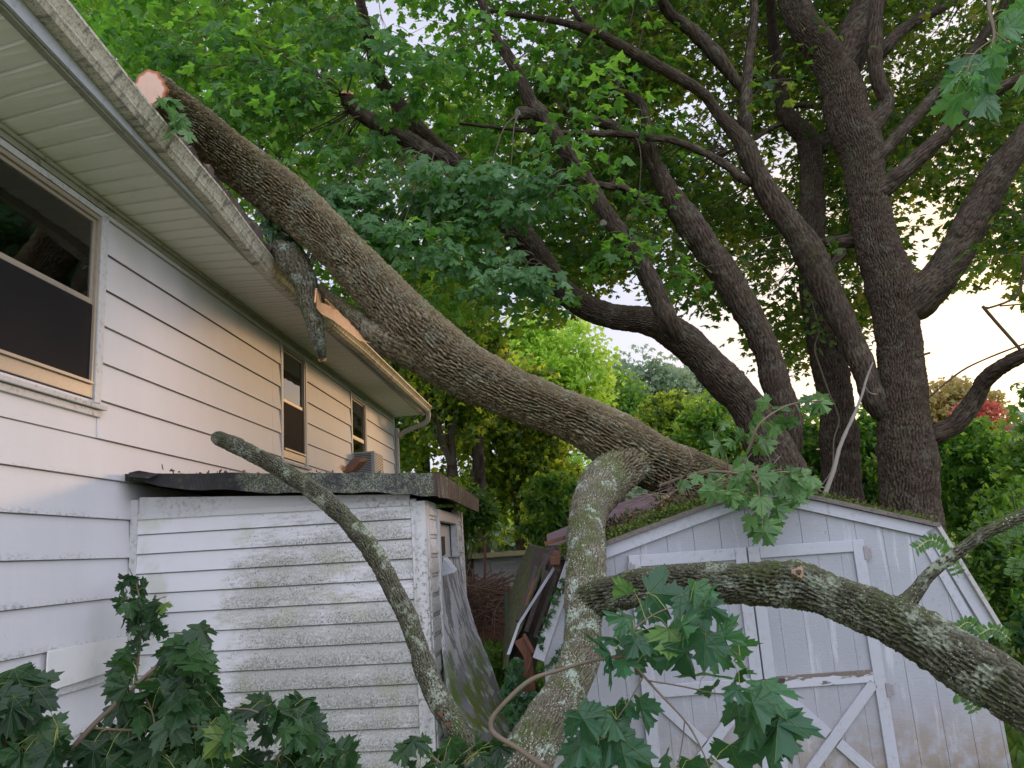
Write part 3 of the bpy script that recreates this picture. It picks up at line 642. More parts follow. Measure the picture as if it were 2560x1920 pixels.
# warped door leaning out of the lean-to side opening
wd = thing('warped_door', 'delaminated grey door with peeling white paint leaning from the lean-to doorway', 'door', (-.9, 7, 0))
def doorm():
    g = G('delaminated_skin'); P = g.pos(); st = g.noise(1, 4, g.scale(P, 17, 17, 3.0), .6); X, Y, Z = g.xyz(P)[0:3]
    c = g.mix(g.noise(5, 4), (.11, .11, .112), (.27, .275, .265))
    c = g.mix(g.mul(g.ramp(st, .47, .505), g.ramp(Z, .9, 1.3)), c, (.50, .49, .50))
    c = g.mix(g.mul(g.ramp(g.noise(7, 4), .54, .57), g.ramp(Z, 1.6, .9)), c, (.36, .41, .36))
    c = g.mix(g.mul(g.ramp(g.noise(2.6, 4, g.scale(P, 3, 3, .6)), .42, .58), g.ramp(Z, 1.5, .8)), c, (.10, .14, .025))
    c = g.mix(g.mul(g.ramp(g.noise(60, 3), .62, .7), .5), c, (.35, .35, .33))
    g.bsdf(c, .7, .3, nrm=g.bump(st, .0015)); return g.m
M_door = doorm()
L_ = [((183, 655), 6.95), ((192, 790), 6.9), ((203, 1000), 6.75), ((228, 1230), 6.55), ((262, 1390), 6.4), ((350, 1535), 6.2), ((425, 1700), 6.0)]
R_ = [((285, 650), 7.9), ((303, 780), 7.85), ((352, 950), 7.7), ((405, 1100), 7.55), ((482, 1300), 7.35), ((570, 1520), 7.15), ((620, 1700), 7.0)]
Lp = resample(np.array([[*ay(*ck(*p), y), .1] for p, y in L_]), .04)[0][:, :3]; n = len(Lp)
Rq = resample(np.array([[*ay(*ck(*p), y), .1] for p, y in R_]), .04)[0][:, :3]; Rp = np.stack([np.interp(np.linspace(0, 1, n), np.linspace(0, 1, len(Rq)), Rq[:, j]) for j in range(3)], 1)
m = 24; U = np.linspace(0, 1, m); GP = Lp[:, None]*(1-U)[None, :, None]+Rp[:, None]*U[None, :, None]
off = .02*np.sin(U*math.pi)[None]*np.linspace(1.4, .3, n)[:, None]+.012*vn(np.c_[np.repeat(np.arange(n)*.12, m), np.tile(U*5, n), np.zeros(n*m)], 8).reshape(n, m)
GP = GP+off[:, :, None]*np.array([.7, -.7, 0]); A = GP.reshape(-1, 3); Bk = A+np.array([-.02, .02, 0])
i = np.arange(n-1)[:, None]*m; j = np.arange(m-1)[None]; Q = np.stack([i+j, i+j+1, i+m+j+1, i+m+j], 2).reshape(-1, 4)
rim = []
for a_, c_ in [(np.arange(m-1), np.arange(1, m)), ((n-1)*m+np.arange(m-1), (n-1)*m+np.arange(1, m)), (np.arange(n-1)*m, np.arange(1, n)*m), (np.arange(n-1)*m+m-1, np.arange(1, n)*m+m-1)]:
    rim += [[x, y, y+n*m, x+n*m] for x, y in zip(a_, c_)]
mesh('door_skin', np.vstack([A, Bk]), np.vstack([Q, Q+n*m, np.array(rim)]), M_door, wd, smooth=True)
b = MB(); f = [ay(*ck(*p), y) for p, y in [((203, 655), 6.9), ((222, 648), 7.0), ((272, 712), 6.95), ((262, 724), 6.85), ((198, 745), 6.9)]]; b.prism(f, (.006, -.02, 0)); b.build('curled_skin', M_fascia, wd)
b = MB(); Pq = [ay(*ck(*p), 6.93) for p in [(184, 560), (196, 555), (200, 640), (186, 650)]]; b.prism(Pq, (.03, .02, 0)); b.build('latch', M_darkw, wd)

# ================================================================== BARN SHED
AN = math.radians(4.0); SO = np.array([1.45, 6.0, 0.0]); SU = np.array([math.cos(AN), math.sin(AN), 0]); SN = np.array([-math.sin(AN), math.cos(AN), 0])  # SN points back into the shed
def S2(px, py, off=0):
    d = ray(px, py); t = ((SO+SN*off-C0)@SN)/(d@SN); p = C0+d*t; return (p-SO)@SU, p[2]
def SW(u, z, d=0): return SO+SU*u+SN*d+np.array([0, 0, z])
shed = thing('barn_shed', 'pale grey gambrel barn shed with double crossbraced doors, crushed on its left side', 'shed', tuple(SO))
M_shed = paint('shed_wall_paint', (.50, .51, .54), (.22, .20, .17), .55, 5, .6, streak=True)
def shedm():
    g = G('shed_panel_paint'); P = g.pos(); X, Y, Z = g.xyz(P)[0:3]
    lin = g.noise(1, 5, g.scale(P, 9, 9, 120), .7); v = g.noise(1, 5, g.scale(P, 14, 14, 1.3), .65)
    c = g.mix(g.noise(2.4, 4), (.285, .295, .325), (.365, .375, .405))
    c = g.mix(g.mul(g.ramp(lin, .5, .66), .28), c, (.30, .29, .28)); c = g.mix(g.mul(g.ramp(v, .54, .68), .4), c, (.62, .63, .66))
    low = g.ramp(g.math('ADD', Z, g.mul(g.noise(4, 4), .5)), 1.15, .45)
    c = g.mix(g.mul(low, g.ramp(g.noise(11, 5), .25, .6), .85), c, (.23, .18, .125)); c = g.mix(g.mul(g.ramp(g.noise(24, 6, rough=.75), .60, .70), .55), c, (.17, .16, .14))
    c = g.mix(g.mul(g.ramp(g.math('ADD', Z, g.mul(g.noise(3, 4), .5)), .62, .38), .6), c, (.12, .11, .06))
    g.bsdf(c, .65, .3, nrm=g.bump(g.math('ADD', lin, g.noise(60, 3)), .0018)); return g.m
M_shedp = shedm(); M_shedt = paint('shed_trim_paint', (.41, .42, .46), (.20, .18, .16), .5, 26, .6)
kR = S2(2333, 1318); eR = S2(2500, 1580); apx = S2(1898, 1222); kL = S2(1414, 1402); eL = S2(1325, 1643)
print('shed', apx, kL, eL, kR, eR)
wl, wr = eL[0]+.10, eR[0]-.10
OUT = [(eL[0]+.02, eL[1]), kL, apx, kR, (eR[0]-.02, eR[1])]
def ztop(u): return float(np.interp(u, [q[0] for q in OUT], [q[1] for q in OUT]))
# doors (u0,u1,z0,z1)
dz1 = S2(2000, 1356)[1]; dl0 = S2(1580, 1500)[0]-.0; dm = S2(1880, 1500)[0]; dr1 = S2(2177, 1500)[0]
b = MB(); us = sorted(set([wl, wr]+[u for u in np.arange(-1.72, 1.9, .203) if wl < u < wr]+[kL[0], apx[0], kR[0]])); eps = .0016
for u0, u1 in zip(us[:-1], us[1:]):
    a0 = eps if abs((u0+1.72) % .203) < .01 or abs((u0+1.72) % .203-.203) < .01 else 0; a1 = eps if abs((u1+1.72) % .203) < .01 or abs((u1+1.72) % .203-.203) < .01 else 0
    b.prism([SW(u0+a0, .06), SW(u1-a1, .06), SW(u1-a1, ztop(u1)-.03), SW(u0+a0, ztop(u0)-.03)], SN*.012)
b.build('front_wall', M_shedp, shed)
b = MB(); b.prism([SW(wl, .05, .013), SW(wr, .05, .013), SW(wr, eR[1]-.03, .013), SW(kR[0], kR[1]-.04, .013), SW(apx[0], apx[1]-.04, .013), SW(kL[0], kL[1]-.04, .013), SW(wl, eL[1]-.03, .013)], SN*.02); b.build('wall_backing', M_shedp, shed)
MB().prism([SW(wr-.02, .05, .04), SW(wr, .05, .04), SW(wr, eR[1]-.03, .04), SW(wr-.02, eR[1]-.03, .04)], SN*2.4).build('side_wall', M_shedp, shed)
# rake boards
b = MB(); tw = .085
for (p, q) in [(OUT[0], OUT[1]), (OUT[1], OUT[2]), (OUT[2], OUT[3]), (OUT[3], OUT[4])]:
    p = np.array(p); q = np.array(q); d = (q-p)/np.linalg.norm(q-p); nrm = np.array([d[1], -d[0]])
    b.prism([SW(*p, -.028), SW(*q, -.028), SW(*(q+nrm*tw), -.028), SW(*(p+nrm*tw), -.028)], SN*.026)
b.build('rake_board', M_shedt, shed, .002)
p = np.array(OUT[3])+[-.05, -.10]; q = np.array(OUT[4])+[-.13, .03]; d = (q-p)/np.linalg.norm(q-p); nrm = np.array([d[1], -d[0]])
MB().prism([SW(*p, -.016), SW(*q, -.016), SW(*(q+nrm*.07), -.016), SW(*(p+nrm*.07), -.016)], SN*.015).build('inner_trim', M_shedt, shed, .002)
def mossroof():
    g = G('mossy_shed_roof'); n = g.noise(22, 6, rough=.75); c = g.mix(g.noise(40, 4), (.10, .085, .075), (.24, .21, .19)); nz = g.nz()
    c = g.mix(g.mul(g.ramp(g.math('ADD', n, g.mul(g.noise(1.6, 3), .4)), .56, .72), g.ramp(nz, .2, .7)), c, (.10, .14, .02)); g.bsdf(c, .95, .1, nrm=g.bump(n, .02)); return g.m
M_mroof = mossroof()
def slab(name, p, q, d0, d1, th=.035, mat=M_mroof, over=0):
    p = np.array(p); q = np.array(q); dd = (q-p)/np.linalg.norm(q-p); nn = np.array([-dd[1], dd[0]])
    if nn[1] < 0 and abs(nn[1]) > .2: nn = -nn
    q = q+dd*over
    return MB().prism([SW(*(p+nn*.002), d0), SW(*(q+nn*.002), d0), SW(*(q+nn*th), d0), SW(*(p+nn*th), d0)], SN*(d1-d0)).build(name, mat, shed)
slab('roof_slope', OUT[2], OUT[3], -.06, 2.5, over=.02); slab('roof_slope', OUT[1], OUT[2], -.06, 1.1)
p = np.array(OUT[3]); q = np.array(OUT[4]); dd = (q-p)/np.linalg.norm(q-p); nn = np.array([-dd[1], dd[0]])
MB().prism([SW(*(p-nn*.0), -.06), SW(*(q+dd*.05), -.06), SW(*(q+dd*.05+nn*.03), -.06), SW(*(p+nn*.03), -.06)], SN*2.5).build('roof_slope', paint('edge_roof', (.40, .39, .36), (.15, .14, .12), .8, 30), shed)
def flakem():
    g = G('flaking_rail'); P = g.pos(); X, Y, Z = g.xyz(P)[0:3]; n = g.noise(1, 5, g.scale(P, 7, 7, 30), .65); f = g.ramp(g.math('ADD', n, g.ramp(Z, .92, .985, -.10, .12)), .50, .53)
    c = g.mix(f, (.45, .46, .50), g.mix(g.noise(1, 4, g.scale(P, 10, 10, 90)), (.10, .08, .065), (.22, .19, .16))); g.bsdf(c, .8, .2, nrm=g.bump(f, -.002)); return g.m
M_flake = flakem()
M_hinge = paint('rusty_hinge', (.26, .25, .26), (.20, .09, .05), .9, 40)
# doors
def sdoor(u0, u1, hs, label):
    z0, z1 = .10, dz1-.008; t = -.018
    d = thing_part = MB()
    for i in range(5):
        a_ = u0+.004+(u1-u0-.008)*i/5; c_ = u0+.004+(u1-u0-.008)*(i+1)/5; d.prism([SW(a_+.001, z0, t), SW(c_-.001, z0, t), SW(c_-.001, z1, t), SW(a_+.001, z1, t)], SN*.014)
    door = d.build('door', M_shedp, shed); door['label'] = label
    w_ = .085; f = MB(); T = t-.020
    def R(a0, a1, c0, c1, k=0): f.prism([SW(a0, c0, T+k), SW(a1, c0, T+k), SW(a1, c1, T+k), SW(a0, c1, T+k)], SN*(.019-k))
    R(u0, u0+w_, z0, z1); R(u1-w_, u1, z0, z1); R(u0+w_+.001, u1-w_-.001, z1-w_, z1); R(u0+w_+.001, u1-w_-.001, z0, z0+w_); f.build('stile', M_shedt, door, .003)
    zm = .90; r = MB(); r.prism([SW(u0+w_+.001, zm, T), SW(u1-w_-.001, zm, T), SW(u1-w_-.001, zm+w_, T), SW(u0+w_+.001, zm+w_, T)], SN*.019)
    r.build('middle_rail', M_flake if hs > 0 else M_shedt, door, .003)
    A_ = (u0+w_+.003, z0+w_+.01); B2 = (u1-w_-.003, zm-.005); C_ = (u0+w_+.003, zm-.005); D_ = (u1-w_-.003, z0+w_+.01)
    for (p, q, T2, cut) in [(A_, B2, T, 0), (C_, D_, T, 1)]:
        p = np.array(p); q = np.array(q); dd = (q-p)/np.linalg.norm(q-p); nn = np.array([-dd[1], dd[0]])*.036; x = MB(); mid = (p+q)/2
        parts = [(p, q)] if not cut else [(p, mid-dd*.046), (mid+dd*.046, q)]
        for a_, c_ in parts: x.prism([SW(*(a_-nn), T2), SW(*(c_-nn), T2), SW(*(c_+nn), T2), SW(*(a_+nn), T2)], SN*.018)
        x.build('cross_brace', M_shedt, door, .002)
    for zz in (z1-.10, zm-.06):
        h = MB(); uu = u1 if hs > 0 else u0; T3 = T-.006
        h.prism([SW(uu-.012, zz-.05, T3), SW(uu+.02, zz-.05, T3), SW(uu+.02, zz+.05, T3), SW(uu-.012, zz+.05, T3)], SN*.008); h.prism([SW(uu+.021, zz-.035, T3+.004), SW(uu+.045, zz-.035, T3+.004), SW(uu+.045, zz+.035, T3+.004), SW(uu+.021, zz+.035, T3+.004)], SN*.006)
        h.build('hinge', M_hinge, door, .002)
    return door
sdoor(dl0, dm-.006, -1, 'left crossbraced shed door'); rd = sdoor(dm+.006, dr1, 1, 'right crossbraced shed door with flaking middle rail')
h = MB(); zz = .93
h.prism([SW(dm-.10, zz, -.05), SW(dm+.14, zz+.01, -.05), SW(dm+.15, zz+.04, -.05), SW(dm-.02, zz+.045, -.05), SW(dm-.10, zz+.03, -.05)], SN*.01); h.prism([SW(dm-.03, zz+.005, -.066), SW(dm+.03, zz+.005, -.066), SW(dm+.03, zz+.035, -.066), SW(dm-.03, zz+.035, -.066)], SN*.015); h.build('hasp', M_darkw, rd, .002)
# crushed left side: peeled mossy roof slope, framing, rotten post
def kpoly(P, name, mat, ext, parent=shed, bev=0):
    return MB().prism([ay(*ck(*p), y) for p, y in P], ext).build(name, mat, parent, bev)
def torn_panel(a_, c_, name, mat, th=.02, seed=0):
    a_ = resample(np.array([[*ay(*ck(*p), y), .1] for p, y in a_]), .03)[0][:, :3]; n = len(a_)
    c_ = resample(np.array([[*ay(*ck(*p), y), .1] for p, y in c_]), .03)[0][:, :3]; c_ = np.stack([np.interp(np.linspace(0, 1, n), np.linspace(0, 1, len(c_)), c_[:, j]) for j in range(3)], 1)
    m = 12; U = np.linspace(0, 1, m); Gp = (a_[:, None]*(1-U)[None, :, None]+c_[:, None]*U[None, :, None]).reshape(-1, 3); Gp = Gp+.02*np.stack([vn(Gp*5, seed+k) for k in range(3)], 1)
    Bk = Gp+np.array([th, th, 0]); i = np.arange(n-1)[:, None]*m; j = np.arange(m-1)[None]; Q = np.stack([i+j, i+j+1, i+m+j+1, i+m+j], 2).reshape(-1, 4); rim = []
    for x_, y_ in [(np.arange(m-1), np.arange(1, m)), ((n-1)*m+np.arange(m-1), (n-1)*m+np.arange(1, m)), (np.arange(n-1)*m, np.arange(1, n)*m), (np.arange(n-1)*m+m-1, np.arange(1, n)*m+m-1)]:
        rim += [[x, y, y+n*m, x+n*m] for x, y in zip(x_, y_)]
    return mesh(name, np.vstack([Gp, Bk]), np.vstack([Q, Q+n*m, np.array(rim)]), mat, shed)
def mosswall():
    g = G('mossy_peeled_roof'); n = g.noise(14, 6, rough=.7); c = g.mix(g.noise(50, 4), (.07, .06, .05), (.20, .18, .14)); c = g.mix(g.ramp(n, .44, .58), c, (.09, .12, .03)); c = g.mix(g.mul(g.ramp(g.voro(40), .2, .12), .6), c, (.35, .35, .3)); g.bsdf(c, .9, .1, nrm=g.bump(n, .02)); return g.m
torn_panel([((610, 590), 8.0), ((560, 720), 7.8), ((500, 930), 7.5), ((490, 1180), 7.1)], [((700, 620), 6.9), ((640, 790), 6.8), ((565, 980), 6.6), ((500, 1190), 6.4)], 'peeled_roof_slope', mosswall(), seed=3)
kpoly([((730, 698), 6.1), ((738, 712), 6.1), ((572, 975), 6.1), ((524, 1118), 6.05), ((508, 1118), 6.05), ((562, 968), 6.1)], 'loose_batten', M_shedt, (0, .03, 0))
kpoly([((785, 690), 6.0), ((795, 760), 6.0), ((660, 1135), 6.0), ((600, 1130), 6.0)], 'side_trim', M_shedt, (.0, .02, 0)) if False else None
for i, (a_, c_, w_) in enumerate([((650, 700), (560, 960), .05), ((700, 720), (600, 1010), .06), ((745, 740), (640, 1040), .05), ((690, 640), (680, 780), .05)]):
    MB().bar(ay(*ck(*a_), 6.6+.1*i), ay(*ck(*c_), 6.4+.1*i), w_*.6, .03, (0, 1, 0)).build('broken_rafter', M_darkw, shed)
MB().prism([ay(*ck(*p), 6.9) for p in [(640, 600), (790, 640), (800, 800), (660, 1120), (600, 1400), (560, 1400), (520, 1120), (600, 850)]], (0, .05, 0)).build('gap_shade_slab', M_darkw, shed)  # dark slab standing in for the shade inside the crushed gap
kpoly([((545, 1060), 6.05), ((600, 1030), 6.05), ((625, 1100), 6.05), ((640, 1220), 6.05), ((655, 1400), 6.05), ((610, 1410), 6.05), ((585, 1240), 6.05), ((590, 1130), 6.05)], 'rotten_post', M_rot, (.0, .07, 0))
kpoly([((715, 655), 5.95), ((765, 655), 5.95), ((762, 688), 5.95), ((718, 690), 5.95)], 'purlin_end', M_rot, (.0, .3, .05))
for (a_, c_, w_, m_) in [((700, 640), (760, 720), .02, M_rot), ((640, 760), (600, 880), .018, M_rot), ((735, 600), (680, 700), .03, M_darkw), ((590, 1020), (640, 1110), .025, M_rot), ((625, 1140), (600, 1210), .014, M_rot), ((690, 590), (790, 560), .03, M_rot)]:
    MB().bar(ay(*ck(*a_), 6.02), ay(*ck(*c_), 6.0), w_, w_*.6, (0, 1, 0)).build('splinter', m_, shed)
MB().bar(ay(*ck(580, 1300), 5.9), ay(*ck(618, 1460), 5.9), .04, .02, (0, 1, 0)).build('loose_slat', M_shedt, shed)
def purp():
    g = G('faded_purple_shingles'); P = g.pos(); c = g.mix(g.noise(1, 4, g.scale(P, 3, 3, 30), .7), (.14, .09, .10), (.30, .22, .235)); g.bsdf(c, .9, .2, nrm=g.bump(g.noise(60, 3), .004)); return g.m
M_purp = purp()
q = [(cs(170, 252), 8.2), (cs(410, 156), 8.4), (cs(480, 200), 8.4), (cs(435, 238), 8.0), (cs(210, 304), 7.6), (cs(100, 330), 7.5)]
MB().prism([ay(*p, y) for p, y in q], (0, .04, -.05)).build('buckled_roof_sheet', M_purp, shed)
q = [(ck(700, 545), 8.0), (ck(800, 505), 8.1), (ck(860, 520), 8.0), (ck(800, 590), 7.2), (ck(700, 600), 7.0)]
MB().prism([ay(*p, y) for p, y in q], (0, .04, -.05)).build('buckled_roof_sheet', M_purp, shed)

# ================================================================== FALLEN TREE
fb = ay(1900, 1275, 9.3)
fallen = thing('fallen_tree', 'thick ridged tree trunk fallen across the shed onto the house roof, its top sawn off', 'fallen tree', tuple(fb))
TR = [(372, 225, 5.55, 52), (470, 305, 6.1, 57), (590, 404, 6.65, 58), (700, 485, 6.95, 60), (800, 573, 7.05, 58), (885, 660, 7.05, 58), (970, 751, 7.0, 64), (1050, 840, 6.95, 77), (1150, 917, 6.9, 68),
      (1270, 978, 6.87, 62), (1360, 1016, 6.85, 60), (1460, 1056, 6.85, 62), (1548, 1108, 6.92, 73), (1640, 1158, 7.2, 66), (1740, 1194, 7.9, 62), (1850, 1240, 8.6, 62), (1960, 1290, 9.3, 68)]
limb(fallen, 'trunk', TR, M_bark, 260, .011, .042, lc=.030, ll=.15, lump=.06, seed=11)
# sawn end with rings
S = pts(TR[:2]); p0 = S[0, :3]; r0 = S[0, 3]; ax_ = p0-S[1, :3]; ax_ /= np.linalg.norm(ax_)
def cutm():
    g = G('sawn_wood'); uv = g.n('ShaderNodeUVMap', uv_map='uv').outputs[0]; u, v = g.xyz(uv)[0:2]; r = g.math('SQRT', g.math('ADD', g.mul(u, u), g.mul(v, v)))
    c = g.mix(g.noise(18, 4), (.50, .33, .23), (.62, .45, .34)); c = g.mix(g.mul(g.ramp(g.math('SINE', g.mul(g.math('ADD', r, g.mul(g.noise(4, 2), .05)), 90)), .2, 1), .3), c, (.50, .30, .20))
    c = g.mix(g.ramp(r, .80, .93), c, (.36, .13, .06)); g.bsdf(c, .8, .2); return g.m
def disc(name, c, n, r, mat, parent, seg=60, wob=.05, hw=.012, seed=0):
    n = np.array(n)/np.linalg.norm(n); u = np.cross(n, (0, 0, 1.)); u /= np.linalg.norm(u); v = np.cross(n, u); V = [c+n*hw]; uv = [(0, 0)]; t = np.linspace(0, 2*np.pi, seg, endpoint=False)
    for k, a_ in enumerate((.5, 1.0)):
        for q in t: rr = r*a_*(1+wob*math.sin(q*3+seed)+.5*wob*math.sin(q*11)); V.append(c+n*(hw if k == 0 else hw*.9)+(u*math.cos(q)+v*math.sin(q))*rr); uv.append((a_*math.cos(q), a_*math.sin(q)))
    for q in t: rr = r*1.0*(1+wob*math.sin(q*3+seed)+.5*wob*math.sin(q*11)); V.append(c-n*.02+(u*math.cos(q)+v*math.sin(q))*rr); uv.append((math.cos(q), math.sin(q)))
    Q = []
    for i in range(seg):
        j = (i+1) % seg; Q += [[0, 1+i, 1+j], [1+i, 1+seg+i, 1+seg+j, 1+j], [1+seg+i, 1+2*seg+i, 1+2*seg+j, 1+seg+j]]
    return mesh(name, np.array(V), Q, mat, parent, uv=np.array(uv))
M_cut = cutm()
disc('sawn_end', p0, ax_, r0*.97, M_cut, fallen, wob=.09)
LM = [(1610, 1112, 7.2, 26), (1590, 1130, 7.1, 38), (1556, 1158, 6.95, 46), (1512, 1203, 6.62, 55), (1480, 1258, 6.32, 50), (1466, 1318, 5.98, 46), (1467, 1380, 5.66, 47), (1466, 1430, 5.44, 51), (1462, 1490, 5.25, 52), (1458, 1570, 5.0, 47), (1448, 1653, 4.75, 50), (1412, 1732, 4.5, 53), (1364, 1810, 4.25, 60), (1322, 1890, 4.05, 66), (1285, 1980, 3.9, 70), (1250, 2080, 3.8, 72)]
limb(fallen, 'limb', LM, M_barkl, 150, .010, .017, lc=.020, ll=.06, lump=.09, seed=21)
limb(fallen, 'branch_collar', [(1650, 1128, 7.25, 30), (1615, 1128, 7.12, 54), (1575, 1148, 6.93, 64), (1534, 1183, 6.73, 60), (1502, 1225, 6.50, 52), (1480, 1268, 6.27, 42)], M_collar, 150, .011, .030, lc=.026, ll=.11, lump=.09, seed=24)
LN = [(1452, 1512, 5.2, 42), (1530, 1486, 5.0, 43), (1662, 1459, 4.75, 43), (1780, 1457, 4.5, 46), (1925, 1461, 4.25, 51), (2010, 1466, 4.1, 57), (2070, 1487, 4.0, 53), (2170, 1524, 3.9, 58), (2290, 1580, 3.75, 67), (2390, 1643, 3.65, 68), (2560, 1748, 3.5, 68), (2760, 1870, 3.35, 72)]
limb(fallen, 'limb', LN, M_barkn, 150, .009, .026, lc=.022, ll=.085, lump=.08, seed=31)
LKk = [(a_, b_, c_, d_*1.0) for a_, b_, c_, d_ in [(541, 1094, 5.7, 15), (560, 1101, 5.65, 19), (608, 1123, 5.6, 19), (689, 1166, 5.5, 21), (760, 1211, 5.4, 22), (841, 1275, 5.3, 22), (926, 1372, 5.15, 23), (984, 1476, 5.0, 23), (1018, 1540, 4.95, 24), (1042, 1609, 4.85, 25), (1062, 1670, 4.75, 26), (1096, 1748, 4.6, 27), (1142, 1826, 4.4, 30), (1182, 1892, 4.25, 31), (1235, 1980, 4.05, 36)]]
limb(fallen, 'limb', LKk, M_barkn, 90, .008, .011, lc=.016, ll=.045, lump=.14, seed=41)
LT = [(2262, 1512, 3.8, 26), (2290, 1478, 3.78, 19), (2330, 1430, 3.75, 16), (2400, 1377, 3.7, 15), (2470, 1330, 3.65, 15), (2540, 1296, 3.6, 15), (2620, 1262, 3.55, 14)]
limb(fallen, 'side_branch', LT, M_barkn, 40, .012, .004, lc=.015, ll=.05, lump=.08, seed=51)
M_scar = woodm('weathered_scar', (.20, .13, .08), (.36, .26, .16))
# knot with a broken stub on the horizontal limb
kp_ = ay(1998, 1424, 4.06); disc('knot_scar', ay(1996, 1432, 3.955), ray(1998, 1424)*[-1, -1, -1]+[0, 0, .6], .027, M_scar, fallen, 30, .22, seed=2); disc('knot_hole', ay(1997, 1431, 3.94), ray(1998, 1424)*[-1, -1, -1]+[0, 0, .6], .011, M_darkw, fallen, 16, .2, seed=3)
disc('knot_scar', ay(1452, 1517, 5.1), -ray(1452, 1517), .03, M_barkl, fallen, 20, .1) if False else None
for (px, py, Y) in [(1102, 1785, 4.42), (1121, 1812, 4.36)]: disc('fresh_scar', ay(px, py, Y), -ray(px, py), .014, M_rot, fallen, 16, .25, seed=px)
# torn limb hanging over the gutter and its split stub
LB_ = [(690, 585, 7.15, 26), (722, 635, 7.2, 35), (757, 692, 7.25, 32), (778, 765, 7.3, 24), (793, 840, 7.35, 19), (807, 898, 7.5, 9)]
limb(fallen, 'hanging_limb', LB_, M_barkl, 70, .012, .014, lc=.03, ll=.10, lump=.16, seed=61); hp = pts(LB_); disc('broken_tip', hp[-1, :3], hp[-1, :3]-hp[-2, :3], hp[-1, 3]*1.05, M_torn, fallen, 20, .2)
LS = [(1105, 895, 6.97, 48), (1060, 885, 6.93, 54), (1005, 868, 6.9, 46), (945, 840, 6.93, 30), (888, 793, 7.05, 21), (838, 753, 7.2, 15), (798, 718, 7.3, 9)]
limb(fallen, 'split_stub', LS, M_bark, 60, .015, .014, lc=.03, ll=.12, lump=.1, seed=71)
b = MB(); a_ = [c3(1462, 152), c3(1475, 215), c3(1530, 235), c3(1610, 280), c3(1680, 325), c3(1738, 375)]; c_ = [c3(1458, 240), c3(1482, 268), c3(1535, 296), c3(1592, 340), c3(1660, 392), c3(1722, 404)]
for i in range(len(a_)-1):
    Y0_, Y1_ = 7.22-.07*i, 7.22-.07*(i+1)
    b.prism([ay(*a_[i], Y0_+.03), ay(*a_[i+1], Y1_+.03), ay(*c_[i+1], Y1_-.03), ay(*c_[i], Y0_-.03)], (.0, .06, .02))
b.build('torn_wood', M_torn, fallen)
for sp in [(c3(1458, 150), c3(1452, 215)), (c3(1600, 300), c3(1690, 385)), (c3(1650, 330), c3(1735, 392)), (c3(1540, 240), c3(1500, 200))]:
    MB().bar(ay(*sp[0], 7.1), ay(*sp[1], 6.95), .016, .012).build('splinter', M_torn, fallen)

# ================================================================== LEAF CLUSTERS CLOSE TO THE CAMERA
def cluster(name, L, Y, mat, parent, size=.135, kind='maple', droop=.75, jit=.18, fc=.8, stems=True, stemmat=None, hub=None, seed=0):
    """L rows (px,py[,scale]) - leaf centres; each hangs from a petiole that springs from the nearest twig hub"""
    rr = np.random.RandomState(seed+3); n = len(L); P, N_, D_, s_ = [], [], [], []
    H = np.array(hub) if hub is not None else None; paths = []
    for q in L:
        sc_ = q[2] if len(q) > 2 else 1.0; y = Y+rr.uniform(-jit, jit); c = ay(q[0], q[1], y); vd = (C0-c)/np.linalg.norm(C0-c)
        d = np.array([rr.normal()*.6, rr.normal()*.35, -droop+rr.normal()*.35])
        if H is not None:
            k = np.argmin(np.linalg.norm(H[:, :3]-c, axis=1)); d = d+1.0*(c-H[k, :3])/(np.linalg.norm(c-H[k, :3])+.1)
        d /= np.linalg.norm(d); nn = vd*fc+np.array([0, 0, .55])+rr.normal(size=3)*.58; sz = size*sc_*rr.uniform(.8, 1.15)
        base_ = c-d*sz*.4; P.append(base_); N_.append(nn); D_.append(d); s_.append(sz)
        if H is not None:
            a_ = H[k, :3]; L_ = np.linalg.norm(a_-base_)
            if L_ > .22: a_ = base_+(a_-base_)/L_*.14
            m_ = (a_+base_)/2+[0, 0, .015]; paths.append([[*a_, .0016], [*m_, .0014], [*base_, .0012]])
    o = leaves(name, np.array(P), np.array(N_), np.array(D_), np.array(s_), mat, parent, kind)
    if paths:
        V, Q = multi_tube(paths, 4); tag(mesh('petioles', V, Q, M_pet, parent, smooth=True), kind='stuff')
    return o
M_pet = paint('petiole_skin', (.30, .34, .08), (.20, .12, .05), .3, 20, .5)
def twigs(parent, name, Ls, mat):
    hubs = []
    for L in Ls:
        P = pts(L); hubs.append(resample(P, .03)[0]); tubeobj(name, P, mat, parent, 10, .02, 0, lump=.12)
    return np.vstack(hubs)
